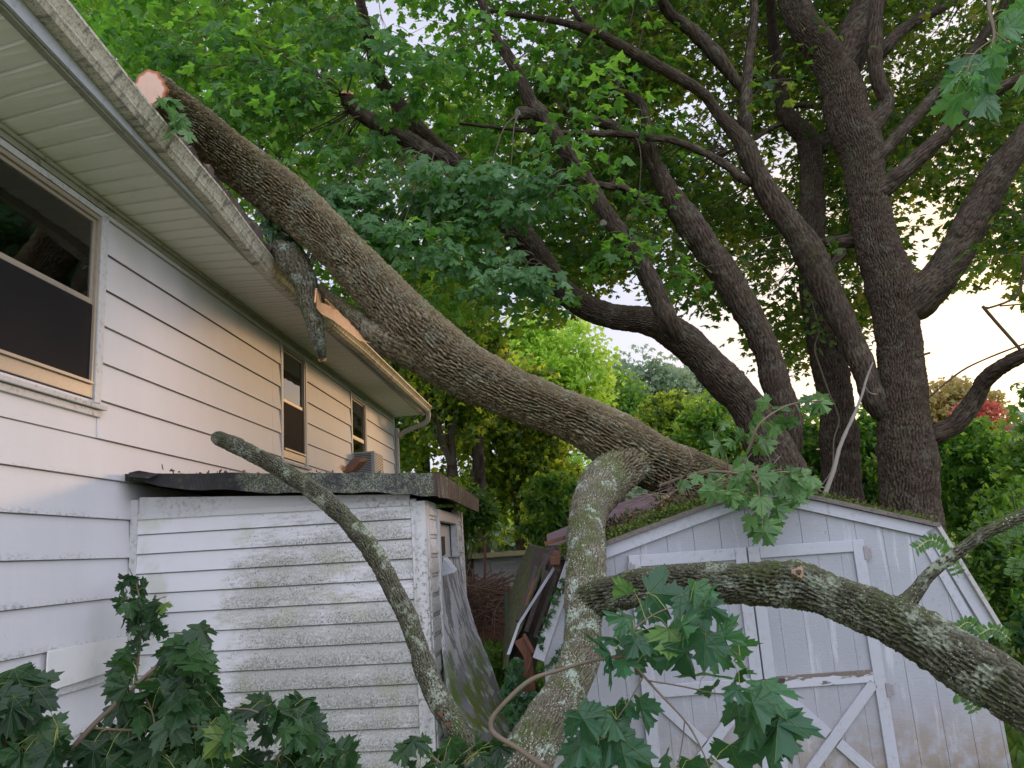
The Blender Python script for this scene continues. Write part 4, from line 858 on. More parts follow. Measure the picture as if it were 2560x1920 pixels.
# centre branch in front of the shed doors
br = thing('leafy_branch', 'grey forked twig with large green maple leaves hanging in front of the shed doors', 'branch', tuple(ay(1345, 1960, 3.3)))
TW = [[(1420, 1960, 3.3, 11), (1350, 1910, 3.3, 10), (1290, 1868, 3.3, 9), (1240, 1838, 3.3, 9), (1226, 1812, 3.3, 9), (1245, 1775, 3.3, 8), (1322, 1703, 3.3, 8), (1400, 1675, 3.3, 7), (1480, 1652, 3.28, 6.5), (1558, 1640, 3.25, 6)],
      [(1558, 1640, 3.25, 6), (1575, 1600, 3.22, 4), (1600, 1560, 3.2, 3), (1680, 1520, 3.2, 2.5), (1780, 1545, 3.2, 2)],
      [(1558, 1640, 3.25, 6), (1600, 1680, 3.22, 5), (1650, 1735, 3.2, 4), (1715, 1805, 3.18, 3.5), (1750, 1865, 3.15, 3), (1775, 1925, 3.15, 2.5)],
      [(1622, 1702, 3.2, 3), (1700, 1715, 3.2, 2.5), (1780, 1732, 3.2, 2.5), (1860, 1745, 3.2, 2), (1930, 1780, 3.2, 2)],
      [(1610, 1690, 3.2, 2.5), (1575, 1750, 3.2, 2), (1540, 1800, 3.2, 2), (1500, 1850, 3.2, 2)], [(1712, 1800, 3.18, 2.5), (1705, 1860, 3.2, 2), (1690, 1940, 3.2, 2)],
      [(1700, 1530, 3.2, 2), (1790, 1600, 3.2, 2), (1850, 1640, 3.2, 2)]]
HB = twigs(br, 'twig', [[(*q[:3], q[3]*.72) for q in t_] for t_ in TW], M_twig)
lc_ = [(310, 640, .9), (500, 640, 1.35), (640, 650), (705, 645, .8), (735, 715, .9), (640, 760), (420, 720), (290, 745), (400, 815, 1.4), (520, 860, 1.3), (600, 935, 1.3), (690, 900), (470, 930, 1.1), (250, 860, 1.1), (300, 985, 1.2), (230, 930), (640, 850), (590, 800), (800, 850), (860, 900, 1.1), (870, 975, 1.1), (690, 1020, 1.1), (350, 880), (560, 740), (200, 870, .8), (450, 830), (330, 930), (760, 930, 1.1), (720, 1100, .8), (620, 690),
       (850, 1105, .9), (840, 1030, .9), (1010, 1120, 1.4), (860, 1240, 1.5), (1040, 1290, 1.5), (955, 1370, 1.4), (840, 1425, 1.4), (1060, 1320, 1.2), (1000, 1240), (930, 1180), (1090, 1270), (900, 1300),
       (180, 1180, 1.1), (120, 1250, 1.2), (395, 1200, 1), (290, 1215), (240, 1330, 1.4), (140, 1320, 1.2), (310, 1430, 1.5), (150, 1410, 1.2), (200, 1450, 1.2), (480, 1460), (95, 1380), (260, 1250), (340, 1180, .8), (60, 1450), (640, 1470), (400, 1470)]
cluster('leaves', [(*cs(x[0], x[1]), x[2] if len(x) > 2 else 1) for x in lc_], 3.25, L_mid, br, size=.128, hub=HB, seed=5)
def inpoly(x, y, poly):
    c = False; n = len(poly)
    for i in range(n):
        x1, y1 = poly[i]; x2, y2 = poly[(i+1) % n]
        if (y1 > y) != (y2 > y) and x < (x2-x1)*(y-y1)/(y2-y1)+x1: c = not c
    return c
def fillpoly(poly, n, f=cb, seed=0, mind=26):
    r = np.random.RandomState(seed); xs = [p[0] for p in poly]; ys = [p[1] for p in poly]; o = []; t = 0
    while len(o) < n and t < n*60:
        t += 1; x, y = r.uniform(min(xs), max(xs)), r.uniform(min(ys), max(ys))
        if inpoly(x, y, poly) and all((x-a_)**2+(y-b_)**2 > mind**2 for a_, b_ in o): o.append((x, y))
    return [(*f(*p), r.uniform(.8, 1.25)) for p in o]
def brc(name_, label, twl, polys, Y, size, mat, seed, group=None, f=cb, **k):
    o = thing('leafy_branch', label, 'branch', tuple(pts(twl[0][:1])[0, :3]), group); H = twigs(o, 'twig', twl, M_twig)
    L = []
    for i, (pl, n) in enumerate(polys): L += fillpoly(pl, n, f, seed+i)
    cluster('leaves', L, Y, mat, o, size=size, hub=H, seed=seed, **k); return o
g1 = 'torn maple branches at the lower left'
brc('a', 'dark leafy maple branch at the very left edge below the white siding', [[(*cb(-80, 1900), 3.1, 8), (*cb(0, 1650), 3.1, 6), (*cb(60, 1400), 3.1, 4), (*cb(110, 1200), 3.1, 3)], [(*cb(20, 1600), 3.1, 3), (*cb(200, 1500), 3.1, 2), (*cb(330, 1420), 3.1, 2)]],
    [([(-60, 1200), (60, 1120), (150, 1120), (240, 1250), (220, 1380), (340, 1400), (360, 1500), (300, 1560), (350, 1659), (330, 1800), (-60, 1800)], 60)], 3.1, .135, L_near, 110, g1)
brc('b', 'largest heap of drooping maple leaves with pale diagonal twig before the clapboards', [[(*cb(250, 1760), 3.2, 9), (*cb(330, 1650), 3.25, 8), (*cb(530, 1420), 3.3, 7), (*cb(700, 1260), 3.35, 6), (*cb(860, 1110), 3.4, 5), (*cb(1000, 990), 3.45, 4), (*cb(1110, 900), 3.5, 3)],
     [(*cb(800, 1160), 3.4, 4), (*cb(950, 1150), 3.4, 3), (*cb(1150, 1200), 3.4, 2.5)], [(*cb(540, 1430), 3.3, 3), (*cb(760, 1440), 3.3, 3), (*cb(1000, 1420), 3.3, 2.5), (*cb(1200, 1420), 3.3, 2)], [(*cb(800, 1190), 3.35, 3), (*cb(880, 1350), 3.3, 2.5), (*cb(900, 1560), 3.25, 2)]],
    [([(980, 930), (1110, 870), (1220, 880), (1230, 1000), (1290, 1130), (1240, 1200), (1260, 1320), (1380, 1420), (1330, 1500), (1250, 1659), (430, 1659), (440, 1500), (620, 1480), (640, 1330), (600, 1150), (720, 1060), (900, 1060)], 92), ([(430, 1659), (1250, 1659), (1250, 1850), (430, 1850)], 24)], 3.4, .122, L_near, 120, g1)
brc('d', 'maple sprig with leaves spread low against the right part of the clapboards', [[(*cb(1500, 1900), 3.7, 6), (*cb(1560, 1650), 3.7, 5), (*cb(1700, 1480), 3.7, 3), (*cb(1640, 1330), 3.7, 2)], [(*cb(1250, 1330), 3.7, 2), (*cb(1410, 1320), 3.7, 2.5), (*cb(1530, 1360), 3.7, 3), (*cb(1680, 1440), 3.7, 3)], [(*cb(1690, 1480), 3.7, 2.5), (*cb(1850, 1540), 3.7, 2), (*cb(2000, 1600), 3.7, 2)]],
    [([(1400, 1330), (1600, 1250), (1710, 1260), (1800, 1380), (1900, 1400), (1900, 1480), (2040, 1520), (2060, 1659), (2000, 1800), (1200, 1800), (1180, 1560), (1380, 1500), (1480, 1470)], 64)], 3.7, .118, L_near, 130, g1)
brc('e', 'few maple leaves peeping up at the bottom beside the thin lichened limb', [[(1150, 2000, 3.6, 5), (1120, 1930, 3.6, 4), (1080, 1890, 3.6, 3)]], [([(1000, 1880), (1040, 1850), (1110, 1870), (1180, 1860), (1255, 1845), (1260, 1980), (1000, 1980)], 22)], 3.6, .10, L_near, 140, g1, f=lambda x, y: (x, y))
# sapling climbing the inner corner
sap = thing('maple_sapling', 'small dark maple sapling growing up the inner corner between house and lean-to', 'sapling', tuple(ay(*cb(720, 1900), 5.6)))
H = twigs(sap, 'stem', [[(*cb(735, 1950), 5.7, 4), (*cb(730, 1500), 5.7, 4), (*cb(795, 1050), 5.7, 3), (*cb(815, 800), 5.7, 2.5), (*cb(790, 620), 5.7, 2), (*cb(745, 510), 5.7, 1.5)], [(*cb(812, 760), 5.7, 2), (*cb(880, 700), 5.7, 1.5), (*cb(960, 670), 5.7, 1.2)]], M_twig)
L = fillpoly([(690, 560), (830, 535), (845, 600), (820, 660), (860, 690), (900, 640), (990, 700), (940, 760), (960, 830), (930, 890), (900, 920), (830, 970), (760, 970), (710, 900), (740, 830), (655, 780), (645, 690), (690, 650)], 30, cb, 150, 24)+fillpoly([(640, 1000), (740, 980), (750, 1060), (700, 1120), (640, 1090)], 6, cb, 151)
cluster('leaves', L, 5.65, L_near, sap, size=.115, hub=H, seed=9)
# leaves hanging over the shed ridge and beside the standing trunks
fo = thing('leafy_branch', 'light green maple spray draped over the peak of the shed roof', 'branch', tuple(ay(1880, 1200, 5.75)))
H = twigs(fo, 'twig', [[(1650, 1215, 6.6, 5), (1760, 1180, 6.2, 4), (1880, 1195, 5.8, 4), (1900, 1250, 5.7, 3), (1910, 1310, 5.7, 2)], [(1880, 1195, 5.8, 3), (1960, 1180, 5.8, 2.5), (2030, 1195, 5.8, 2)], [(1700, 1205, 6.4, 3), (1730, 1160, 6.2, 2), (1720, 1120, 6.2, 2)]], M_twig)
lr = [(850, 110), (900, 85), (990, 75), (1060, 110), (1140, 100), (1195, 105), (870, 180, 1.1), (930, 150), (960, 215, 1.1), (1040, 250, 1.1), (1005, 320, 1.2), (930, 330, 1.2), (900, 300), (985, 355, 1.1), (1110, 225), (1120, 190), (1080, 160), (820, 190), (740, 140), (705, 150), (950, 280), (800, 150), (840, 205), (900, 200), (1010, 130), (960, 110), (1170, 80), (1100, 70), (1140, 140), (1060, 200), (980, 60), (880, 60), (930, 245), (1030, 290), (720, 120, .8), (760, 170, .8), (650, 90, .7), (580, 120, .7), (1050, 60), (1180, 130)]
cluster('leaves', [(*cs(x[0], x[1]), x[2] if len(x) > 2 else 1) for x in lr], 5.7, L_ridge, fo, size=.125, hub=H, seed=15, jit=.2)
fo2 = thing('leafy_branch', 'pale drooping maple sprig in front of the left standing trunks behind the shed', 'branch', tuple(ay(*c5(200, 1400), 7.4)))
H = twigs(fo2, 'twig', [[(*c5(150, 1420), 7.5, 5), (*c5(260, 1250), 7.4, 4), (*c5(330, 1090), 7.3, 3), (*c5(500, 980), 7.3, 2.5), (*c5(700, 950), 7.3, 2)], [(*c5(150, 1380), 7.5, 3), (*c5(120, 1250), 7.5, 2), (*c5(60, 1180), 7.5, 2)]], M_twig)
lh = [(350, 960), (330, 1010), (460, 990), (520, 1080), (400, 1120), (450, 1090), (330, 1060), (700, 980, 1.2), (650, 1000, 1.1), (380, 1220), (340, 1240), (240, 1280), (280, 1110), (490, 1050), (430, 1050), (620, 960), (690, 950), (300, 1150), (220, 1170), (160, 1200), (370, 1180), (80, 1240), (200, 1330), (40, 1160), (110, 1100), (260, 1330), (560, 990), (30, 1380), (90, 1420), (420, 1140)]
cluster('leaves', [(*c5(x[0], x[1]), x[2] if len(x) > 2 else 1) for x in lh], 7.35, L_ridge, fo2, size=.14, hub=H, seed=17, jit=.25)
fo3 = thing('leafy_branch', 'few big shaded maple leaves dangling into the top right corner', 'branch', tuple(ay(*c4(1720, -60), 3.0)))
H = twigs(fo3, 'twig', [[(*c4(1690, -120), 3.0, 5), (*c4(1690, 60), 3.0, 4), (*c4(1720, 190), 3.0, 3.5), (*c4(1700, 290), 3.0, 2)], [(*c4(1720, 190), 3.0, 3), (*c4(1800, 250), 3.0, 2), (*c4(1960, 330), 3.0, 2)], [(*c4(1700, 240), 3.0, 2), (*c4(1600, 320), 3.0, 1.5), (*c4(1560, 430), 3.0, 1.5)]], M_twig)
lf = [(1560, 340), (1450, 410), (1690, 395, 1.2), (1660, 490, 1.1), (1640, 600, 1.2), (1800, 190), (1860, 165), (1790, 310), (1890, 460), (1480, 640, 1.1), (1450, 500), (1530, 560), (1960, 200), (1960, 400), (1740, 330, .8), (1600, 430), (1520, 480), (1880, 60), (1830, 100, .8)]
cluster('leaves', [(*c4(x[0], x[1]), x[2] if len(x) > 2 else 1) for x in lf], 3.0, leafm('cool_top_leaf', [(.05, .14, .08), (.06, .18, .06), (.08, .22, .09)], [(.10, .32, .06), (.2, .45, .08)], .4, .35, True), fo3, size=.125, droop=.4, fc=-.2, hub=H, seed=25)
fo4 = thing('leafy_branch', 'little wilted sprig caught between the gutter and the sawn trunk end', 'branch', tuple(ay(400, 270, 5.0)))
H = twigs(fo4, 'twig', [[(392, 245, 4.98, 3), (420, 280, 5.05, 2.5), (455, 320, 5.15, 2), (478, 350, 5.2, 1.5)]], M_twig)
cluster('leaves', [(412, 246, 1.5), (428, 282, 1.3), (447, 305, 1.2), (440, 325, 1.1), (470, 340, 1.3), (455, 300, 1.1), (430, 262, 1)], 5.0, L_ridge, fo4, size=.13, hub=H, seed=29, jit=.05)
fo5 = thing('leafy_branch', 'dark green sprig poking out under the trunk where it crosses the gutter', 'branch', tuple(ay(690, 570, 7.1)))
H = twigs(fo5, 'twig', [[(650, 520, 7.1, 3), (680, 560, 7.1, 2), (720, 590, 7.0, 1.5)]], M_twig)
cluster('leaves', [(655, 530), (672, 556), (690, 575), (700, 560), (720, 585), (712, 600), (680, 585), (740, 575, .8), (665, 570)], 7.05, L_near, fo5, size=.14, hub=H, seed=33, jit=.05)

# ================================================================== STANDING TREES
def stree(label, p, Y, name='maple_tree'): return thing(name, label, 'tree', (*ay(*p, Y)[:2], 0))
def tl(tree, L, Y0, Y1=None, nm='limb', seg=20, st=.05, bk=.020, sd=0, **k):
    Y1 = Y0 if Y1 is None else Y1; n = len(L)
    if nm == 'limb': L = [(*L[0][:2], L[0][2]*.55)]+list(L[1:])
    return limb(tree, nm, [(q[0], q[1], Y0+(Y1-Y0)*(i/(n-1))**1.7+(.22 if i == 0 and nm == 'limb' else 0), q[2]) for i, q in enumerate(L)], M_barkd, seg, st, bk, seed=sd, lump=.10, **k)
t1 = stree('largest standing maple with thick forking trunk behind the right side of the shed', (2275, 1300), 10.5)
def down(P, Y, r): return (P[0], P[1]+560, r)
tl(t1, [(2290, 1800, 84), (2282, 1450, 78), (2275, 1275, 72), (2270, 1149, 71), (2262, 1070, 68), (2254, 1000, 60), (2252, 895, 54), (2238, 800, 54), (2222, 700, 57), (2190, 600, 53), (2164, 464, 48), (2152, 380, 53), (2121, 295, 50), (2102, 211, 50), (2060, 130, 42), (2009, 60, 38), (1975, -30, 36), (1940, -150, 34), (1890, -330, 28)], 10.5, 10.2, 'trunk', 190, .018, .040, 101, lc=.034, ll=.13)
tl(t1, [(2095, 240, 38), (2120, 150, 44), (2140, 84, 43), (2180, 0, 36), (2230, -120, 30), (2290, -300, 24)], 10.3, 11, seg=60, st=.04, sd=102)
tl(t1, [(2235, 800, 40), (2290, 755, 48), (2350, 690, 45), (2400, 612, 41), (2456, 506, 40), (2503, 422, 35), (2560, 350, 33), (2660, 250, 28), (2760, 120, 22)], 10.4, 9.2, seg=70, st=.03, bk=.02, sd=103)
tl(t1, [(2150, 520, 20), (2175, 498, 24), (2207, 474, 24), (2266, 422, 21), (2350, 345, 18), (2422, 274, 16), (2520, 211, 13), (2640, 160, 9)], 10.4, 9, seg=36, sd=105)
tl(t1, [(2150, 440, 14), (2180, 405, 18), (2207, 378, 17), (2266, 316, 15), (2350, 224, 14), (2415, 150, 12), (2477, 63, 11), (2560, -40, 8)], 10.2, 11, seg=30, sd=106)
tl(t1, [(2125, 400, 18), (2150, 360, 26), (2180, 318, 24), (2216, 262, 20), (2205, 225, 18), (2190, 180, 18), (2186, 84, 18), (2192, 0, 16), (2200, -120, 13)], 10.3, 9.7, seg=36, sd=107)
tl(t1, [(2190, 150, 20), (2215, 118, 17), (2250, 80, 14), (2308, 42, 12), (2359, 20, 9), (2430, -30, 7)], 10.3, 11.2, seg=24, sd=108)
tl(t1, [(2310, 1120, 30), (2344, 1085, 24), (2385, 1064, 25), (2435, 1001, 22), (2460, 955, 19), (2498, 921, 18), (2560, 888, 17), (2660, 850, 15)], 10.4, 9.0, seg=40, st=.04, sd=109)
tl(t1, [(2215, 1050, 30), (2185, 1000, 30), (2168, 948, 29), (2131, 853, 31), (2089, 769, 34), (2047, 684, 37), (2013, 615, 37), (1979, 565, 33), (1929, 498, 30), (1887, 422, 27), (1853, 350, 22), (1800, 290, 14), (1760, 236, 14), (1696, 194, 14), (1612, 148, 14), (1527, 101, 13), (1477, 76, 12), (1401, 55, 8), (1295, 38, 6), (1228, 27, 4)], 10.35, 7.9, seg=60, st=.04, bk=.016, sd=110)
tl(t1, [(1860, 365, 20), (1863, 295, 17), (1870, 169, 12), (1885, 40, 10), (1880, -80, 8)], 9.8, 10.2, seg=24, sd=111)
tl(t1, [(1866, 240, 14), (1800, 150, 18), (1738, 84, 17), (1675, 34, 14), (1650, -10, 13), (1620, -90, 11)], 9.8, 9.0, seg=24, sd=112)
tl(t1, [(1477, 76, 9), (1447, 46, 7), (1424, 0, 6), (1410, -60, 5)], 8.5, seg=12, sd=113)
tl(t1, [(1880, 462, 14), (1857, 447, 12), (1810, 410, 10), (1747, 376, 9), (1680, 350, 9), (1624, 344, 8), (1540, 334, 8), (1464, 333, 7), (1330, 328, 5), (1148, 308, 3)], 9.6, 8.2, seg=14, sd=114)
tl(t1, [(2045, 605, 16), (2090, 606, 14), (2140, 600, 20)], 10.6, seg=24, sd=115)
tl(t1, [(2115, 612, 12), (2100, 640, 11), (2080, 665, 9), (2083, 705, 5)], 10.5, seg=14, sd=116)
for q, r_ in [([(2560, 640), (2545, 735), (2465, 772), (2456, 768)], 3), ([(2456, 765), (2490, 805), (2530, 850), (2560, 885)], 4), ([(2320, 995), (2400, 930), (2470, 895), (2560, 860)], 2.5), ([(2290, 892), (2325, 882)], 3), ([(2500, 765), (2560, 760)], 2)]: tl(t1, [(*p, r_) for p in q], 9.3, nm='twig', seg=6, st=.1, bk=0)
t2 = stree('vine clad straight maple trunk standing between the other trunks', (2106, 1250), 11.6)
tl(t2, [(2120, 1800, 56), (2112, 1400, 52), (2104, 1233, 49), (2091, 1022, 43), (2072, 895, 42), (2053, 811, 42), (2035, 700, 36), (2030, 600, 31), (2030, 506, 30), (2030, 422, 29), (2020, 355, 26), (1998, 325, 23), (1965, 285, 20), (1952, 236, 17), (1945, 180, 14), (1930, 60, 11), (1925, -80, 8)], 11.6, 11.2, 'trunk', 130, .025, .034, 121, lc=.036, ll=.13)
tl(t2, [(2030, 390, 22), (2060, 360, 19), (2080, 320, 16), (2100, 240, 14), (2140, 120, 12)], 11.6, 12.4, seg=24, sd=122)
tl(t2, [(1955, 275, 9), (2000, 262, 8), (2055, 268, 7)], 11.4, 11.8, seg=12, sd=123)
tl(t2, [(1975, 305, 7), (1930, 320, 6), (1880, 350, 5), (1820, 380, 3)], 11.3, 11, seg=10, sd=124)
t3 = stree('left standing maple whose trunk splits into sweeping limbs behind the shed', (1950, 1180), 9.9)
tl(t3, [(2050, 1800, 90), (2010, 1400, 80), (1960, 1215, 72), (1930, 1140, 64), (1893, 1060, 52), (1861, 1005, 46), (1802, 945, 44), (1733, 872, 42), (1660, 818, 38), (1600, 800, 33), (1540, 794, 31), (1475, 772, 30), (1420, 738, 28), (1389, 706, 27), (1350, 650, 30), (1304, 591, 35), (1253, 527, 29), (1195, 465, 24), (1143, 413, 22), (1084, 359, 20), (1042, 316, 19), (990, 250, 16), (951, 200, 14), (926, 114, 12), (905, 20, 10), (880, -80, 7)], 9.9, 7.9, 'trunk', 140, .022, .030, 131, lc=.034, ll=.13)
tl(t3, [(1140, 420, 20), (1100, 398, 21), (1065, 378, 21), (1020, 350, 21), (971, 325, 20), (930, 302, 18), (902, 287, 18), (874, 262, 18), (866, 238, 16)], 8.4, 8.1, seg=36, st=.04, sd=132); disc('broken_end', ay(866, 236, 8.1), ray(866, 236)*[0, 0, 0]+[-.1, 0, 1], .06, M_torn, t3, 20, .3)
tl(t3, [(1700, 850, 30), (1670, 800, 26), (1643, 740, 24), (1612, 675, 24), (1580, 620, 24), (1549, 582, 24), (1506, 519, 20), (1456, 430, 17), (1401, 359, 20), (1359, 295, 21), (1325, 255, 18), (1308, 211, 15), (1270, 139, 14), (1232, 84, 12), (1203, 0, 10), (1170, -90, 7)], 8.9, 7.6, seg=40, st=.035, sd=133)
tl(t3, [(1345, 285, 16), (1320, 283, 15), (1296, 284, 15)], 8.2, 8.1, seg=20, sd=134); disc('pruned_stub', ay(1294, 285, 8.1), (-1, -.6, -.1), .058, M_dead, t3, 20, .15)
for px, py in ((1508, 557), (1255, 155)): disc('pruned_stub', ay(px, py, 8.3), (-.5, -1, -.2), .035, M_dead, t3, 16, .1)
tl(t3, [(1975, 1150, 40), (1972, 1080, 36), (1963, 1022, 36), (1940, 959, 36), (1916, 874, 33), (1874, 790, 34), (1823, 705, 37), (1775, 634, 35), (1717, 549, 35), (1675, 485, 28), (1646, 430, 21), (1620, 390, 18), (1591, 359, 17), (1540, 321, 15), (1498, 304, 12), (1440, 290, 6)], 10.1, 9.0, seg=70, st=.03, bk=.02, sd=135)
tl(t3, [(1650, 440, 14), (1635, 390, 13), (1624, 337, 12), (1603, 262, 12), (1575, 240, 10), (1544, 232, 7)], 9.4, seg=20, sd=136)
tl(t3, [(1470, 455, 10), (1520, 465, 10), (1560, 470, 9), (1640, 520, 8)], 8.7, 9.3, seg=14, sd=137)
# vine and leaning dead branch
vn_ = thing('climbing_vine', 'thin dark vine winding up the vine clad trunk with a few heart leaves', 'vine', (*ay(2095, 1230, 11)[:2], 1.0))
vp = pts([(*c5(700, 1450), 11.05, 3), (*c5(760, 1350), 11.05, 3), (*c5(770, 1180), 11.05, 3), (*c5(800, 1060), 11.05, 3), (*c5(740, 900), 11.0, 3), (*c5(690, 760), 11.0, 3), (*c5(655, 640), 11.0, 3), (*c5(680, 540), 11.0, 2.5), (*c5(650, 400), 11.0, 2), (*c5(610, 300), 11.0, 2)])
vp[:, 3] *= .6
tubeobj('stem', vp, M_twig, vn_, 8, .04, 0)
cluster('leaves', [(*c5(*p), 1) for p in [(600, 310), (640, 330), (620, 380), (660, 360), (640, 430), (610, 470), (650, 500), (680, 560), (740, 490), (690, 660), (600, 420), (650, 540), (670, 310), (700, 590), (630, 350), (600, 500)]], 10.95, L_dark, vn_, size=.14, kind='oval', hub=resample(vp, .05)[0], seed=41, jit=.05)
dbr = thing('dead_branch', 'pale bare dead branch leaning up from the shed roof against the trunks', 'branch', tuple(ay(2058, 1243, 8.2)))
tubeobj('branch', pts([(*c5(708, 1525), 8.2, 6.5), (*c5(745, 1430), 8.25, 6), (*c5(775, 1340), 8.3, 5.5), (*c5(800, 1240), 8.4, 5), (*c5(840, 1140), 8.5, 4.5), (*c5(885, 1045), 8.6, 4), (*c5(935, 920), 8.8, 3), (*c5(960, 830), 8.9, 3), (*c5(1000, 725), 9, 2)]), M_dead, dbr, 14, .03, .006)
tubeobj('twig', pts([(*c5(950, 860), 8.85, 2), (*c5(980, 905), 8.9, 2), (*c5(1025, 915), 9, 1.5)]), M_dead, dbr, 6, .04, 0)
# ================================================================== CANOPY
SKa = {k: np.vstack(v) for k, v in SK.items()}
SKall = np.vstack([SKa[t.name] for t in (t1, t2, t3)]); SPX, SPY = proj(SKall[:, :3]); SPR = SKall[:, 3]/SKall[:, 1]*F
gaps = [(2420, 880, 150, 120), (1815, 850, 40, 90), (1650, 770, 60, 40), (1560, 725, 60, 22), (1640, 600, 26, 55), (1395, 28, 60, 18), (1115, 335, 45, 26), (1555, 265, 26, 34), (2330, 510, 60, 40), (2250, 170, 24, 45), (1175, 575, 34, 36), (1000, 650, 26, 20),
        (2380, 30, 40, 20), (1740, 300, 40, 26), (2300, 640, 60, 50), (1960, 690, 20, 30), (2400, 300, 30, 30), (740, 320, 26, 18), (240, 0, 60, 26), (640, 300, 16, 14), (1720, 100, 26, 40), (2480, 720, 90, 40), (2225, 540, 30, 40), (1955, 430, 26, 60), (1530, 350, 24, 20), (1860, 760, 30, 60)]
def lower(x): return float(np.interp(x, [150, 400, 700, 900, 1050, 1200, 1350, 1420, 1500, 1560, 1640, 1720, 1790, 1860, 1960, 2060, 2200, 2260, 2330, 2420, 2480, 2560, 2700], [400, 420, 700, 800, 830, 860, 800, 740, 700, 640, 640, 760, 760, 800, 930, 900, 720, 640, 700, 740, 700, 720, 760]))
def canopy(tree, xr, n, Yr, mat, size, ns, R, kind, top=-420, seed=0, flat=.3, gapk=1.0, lowf=0, hide=.93):
    r = np.random.RandomState(seed); SKt = SKa[tree.name]; L = []; tw = []; t = 0
    while len(L) < n and t < n*60:
        t += 1; px = r.uniform(*xr); lo = lower(px)+lowf; py = r.uniform(top, lo); Y = r.uniform(*Yr)
        if any(((px-g_[0])/(g_[2]*gapk+22))**2+((py-g_[1])/(g_[3]*gapk+22))**2 < 1 for g_ in gaps): continue
        c = ay(px, py, Y)
        if c[2] < 2.8: continue
        q = np.hypot(SPX-px, SPY-py); near = (q < SPR+R/Y*F*.55)
        if near.any() and Y < SKall[near, 1].max()+R*.8 and r.rand() < hide: continue
        dd = np.linalg.norm(SKt[:, :3]-c, axis=1); k = int(np.argmin(dd))
        if dd[k] > 7: continue
        Rr = R*r.uniform(.7, 1.25); m = int(ns*r.uniform(.6, 1.2)*(Rr/R)**2)
        L.append(spray(c, Rr, m, flat=flat, droop=r.uniform(.2, .9), nj=r.uniform(.3, .7), size=size))
        if dd[k] > 2.4 or r.rand() < .35: continue
        a_ = SKt[k, :3]; mid = a_*.5+c*.5+np.array([0, 0, .12*dd[k]])+r.normal(size=3)*.08
        C = catmull([a_, a_*.7+mid*.3+r.normal(size=3)*.03, mid, mid*.4+c*.6, c], 4); tw.append(np.c_[C, np.linspace(.007+.002*dd[k], .002, len(C))])
        for _ in range(3): e2 = c+r.normal(size=3)*Rr*[.6, .6, .12]; tw.append(np.c_[catmull([mid*.3+c*.7, c*.5+e2*.5+[0, 0, .02], e2], 3), np.linspace(.004, .002, 7)])
    o = put_spray('crown', L, mat, tree, kind); V, Q = multi_tube(tw, 5); tag(mesh('branchlets', V, Q, M_barkt, tree, smooth=True), kind='stuff')
    print(tree.name, len(L), sum(len(x[0]) for x in L))
M_barkt = paint('branchlet_bark', (.10, .075, .055), (.05, .045, .03), .5, 20, .8)
canopy(t3, (150, 1700), 620, (7.2, 12), L_crown, (.085, .145), 34, .50, 'mid', seed=201, gapk=.75, hide=.8, flat=.5)
canopy(t1, (1350, 2780), 1250, (9, 17), L_crownR, (.095, .145), 36, .62, 'mid', seed=202, gapk=.85, flat=.6)
canopy(t2, (1500, 2350), 420, (11.5, 17), L_crownR, (.08, .12), 38, .65, 'mid', seed=203, flat=.6)
# lower spray of leaves reaching over the fallen trunk, tops towards the camera
def skirt(tree, poly, n, Yr, mat, seed, size=(.10, .15), ns=22, R=.42, kind='mid'):
    r = np.random.RandomState(seed); L = []; tw = []; SKt = SKa[tree.name]
    for (px, py, _) in fillpoly(poly, n, lambda x, y: (x, y), seed, 20):
        c = ay(px, py, r.uniform(*Yr)); P, Nn, Dn, s_ = spray(c, R, ns, flat=.35, droop=1.0, nj=.5, size=size); Nn = Nn+np.array([.1, -.7, .2]); L.append((P, Nn, Dn, s_))
        k = int(np.argmin(np.linalg.norm(SKt[:, :3]-c, axis=1))); a_ = SKt[k, :3]; tw.append(np.c_[catmull([a_, a_*.5+c*.5+[0, 0, .15], c], 6), np.linspace(.012, .003, 13)])
    put_spray('lower_foliage', L, mat, tree, kind); V, Q = multi_tube(tw, 5); tag(mesh('branchlets', V, Q, M_barkt, tree), kind='stuff')
L_skirt = leafm('skirt_leaf', [(.045, .115, .036), (.07, .165, .055), (.12, .24, .09)], [(.10, .30, .03), (.2, .46, .05)], .42, .35)
skirt(t3, [(700, 430), (850, 470), (1000, 400), (1200, 390), (1380, 430), (1420, 500), (1300, 520), (1250, 620), (1350, 700), (1300, 720), (1100, 640), (950, 640), (860, 560)], 48, (7.3, 8.2), L_skirt, 301)
skirt(t3, [(300, 100), (900, 40), (1150, 120), (1100, 300), (850, 420), (600, 330), (450, 220)], 30, (7.2, 8.6), L_crown, 302)

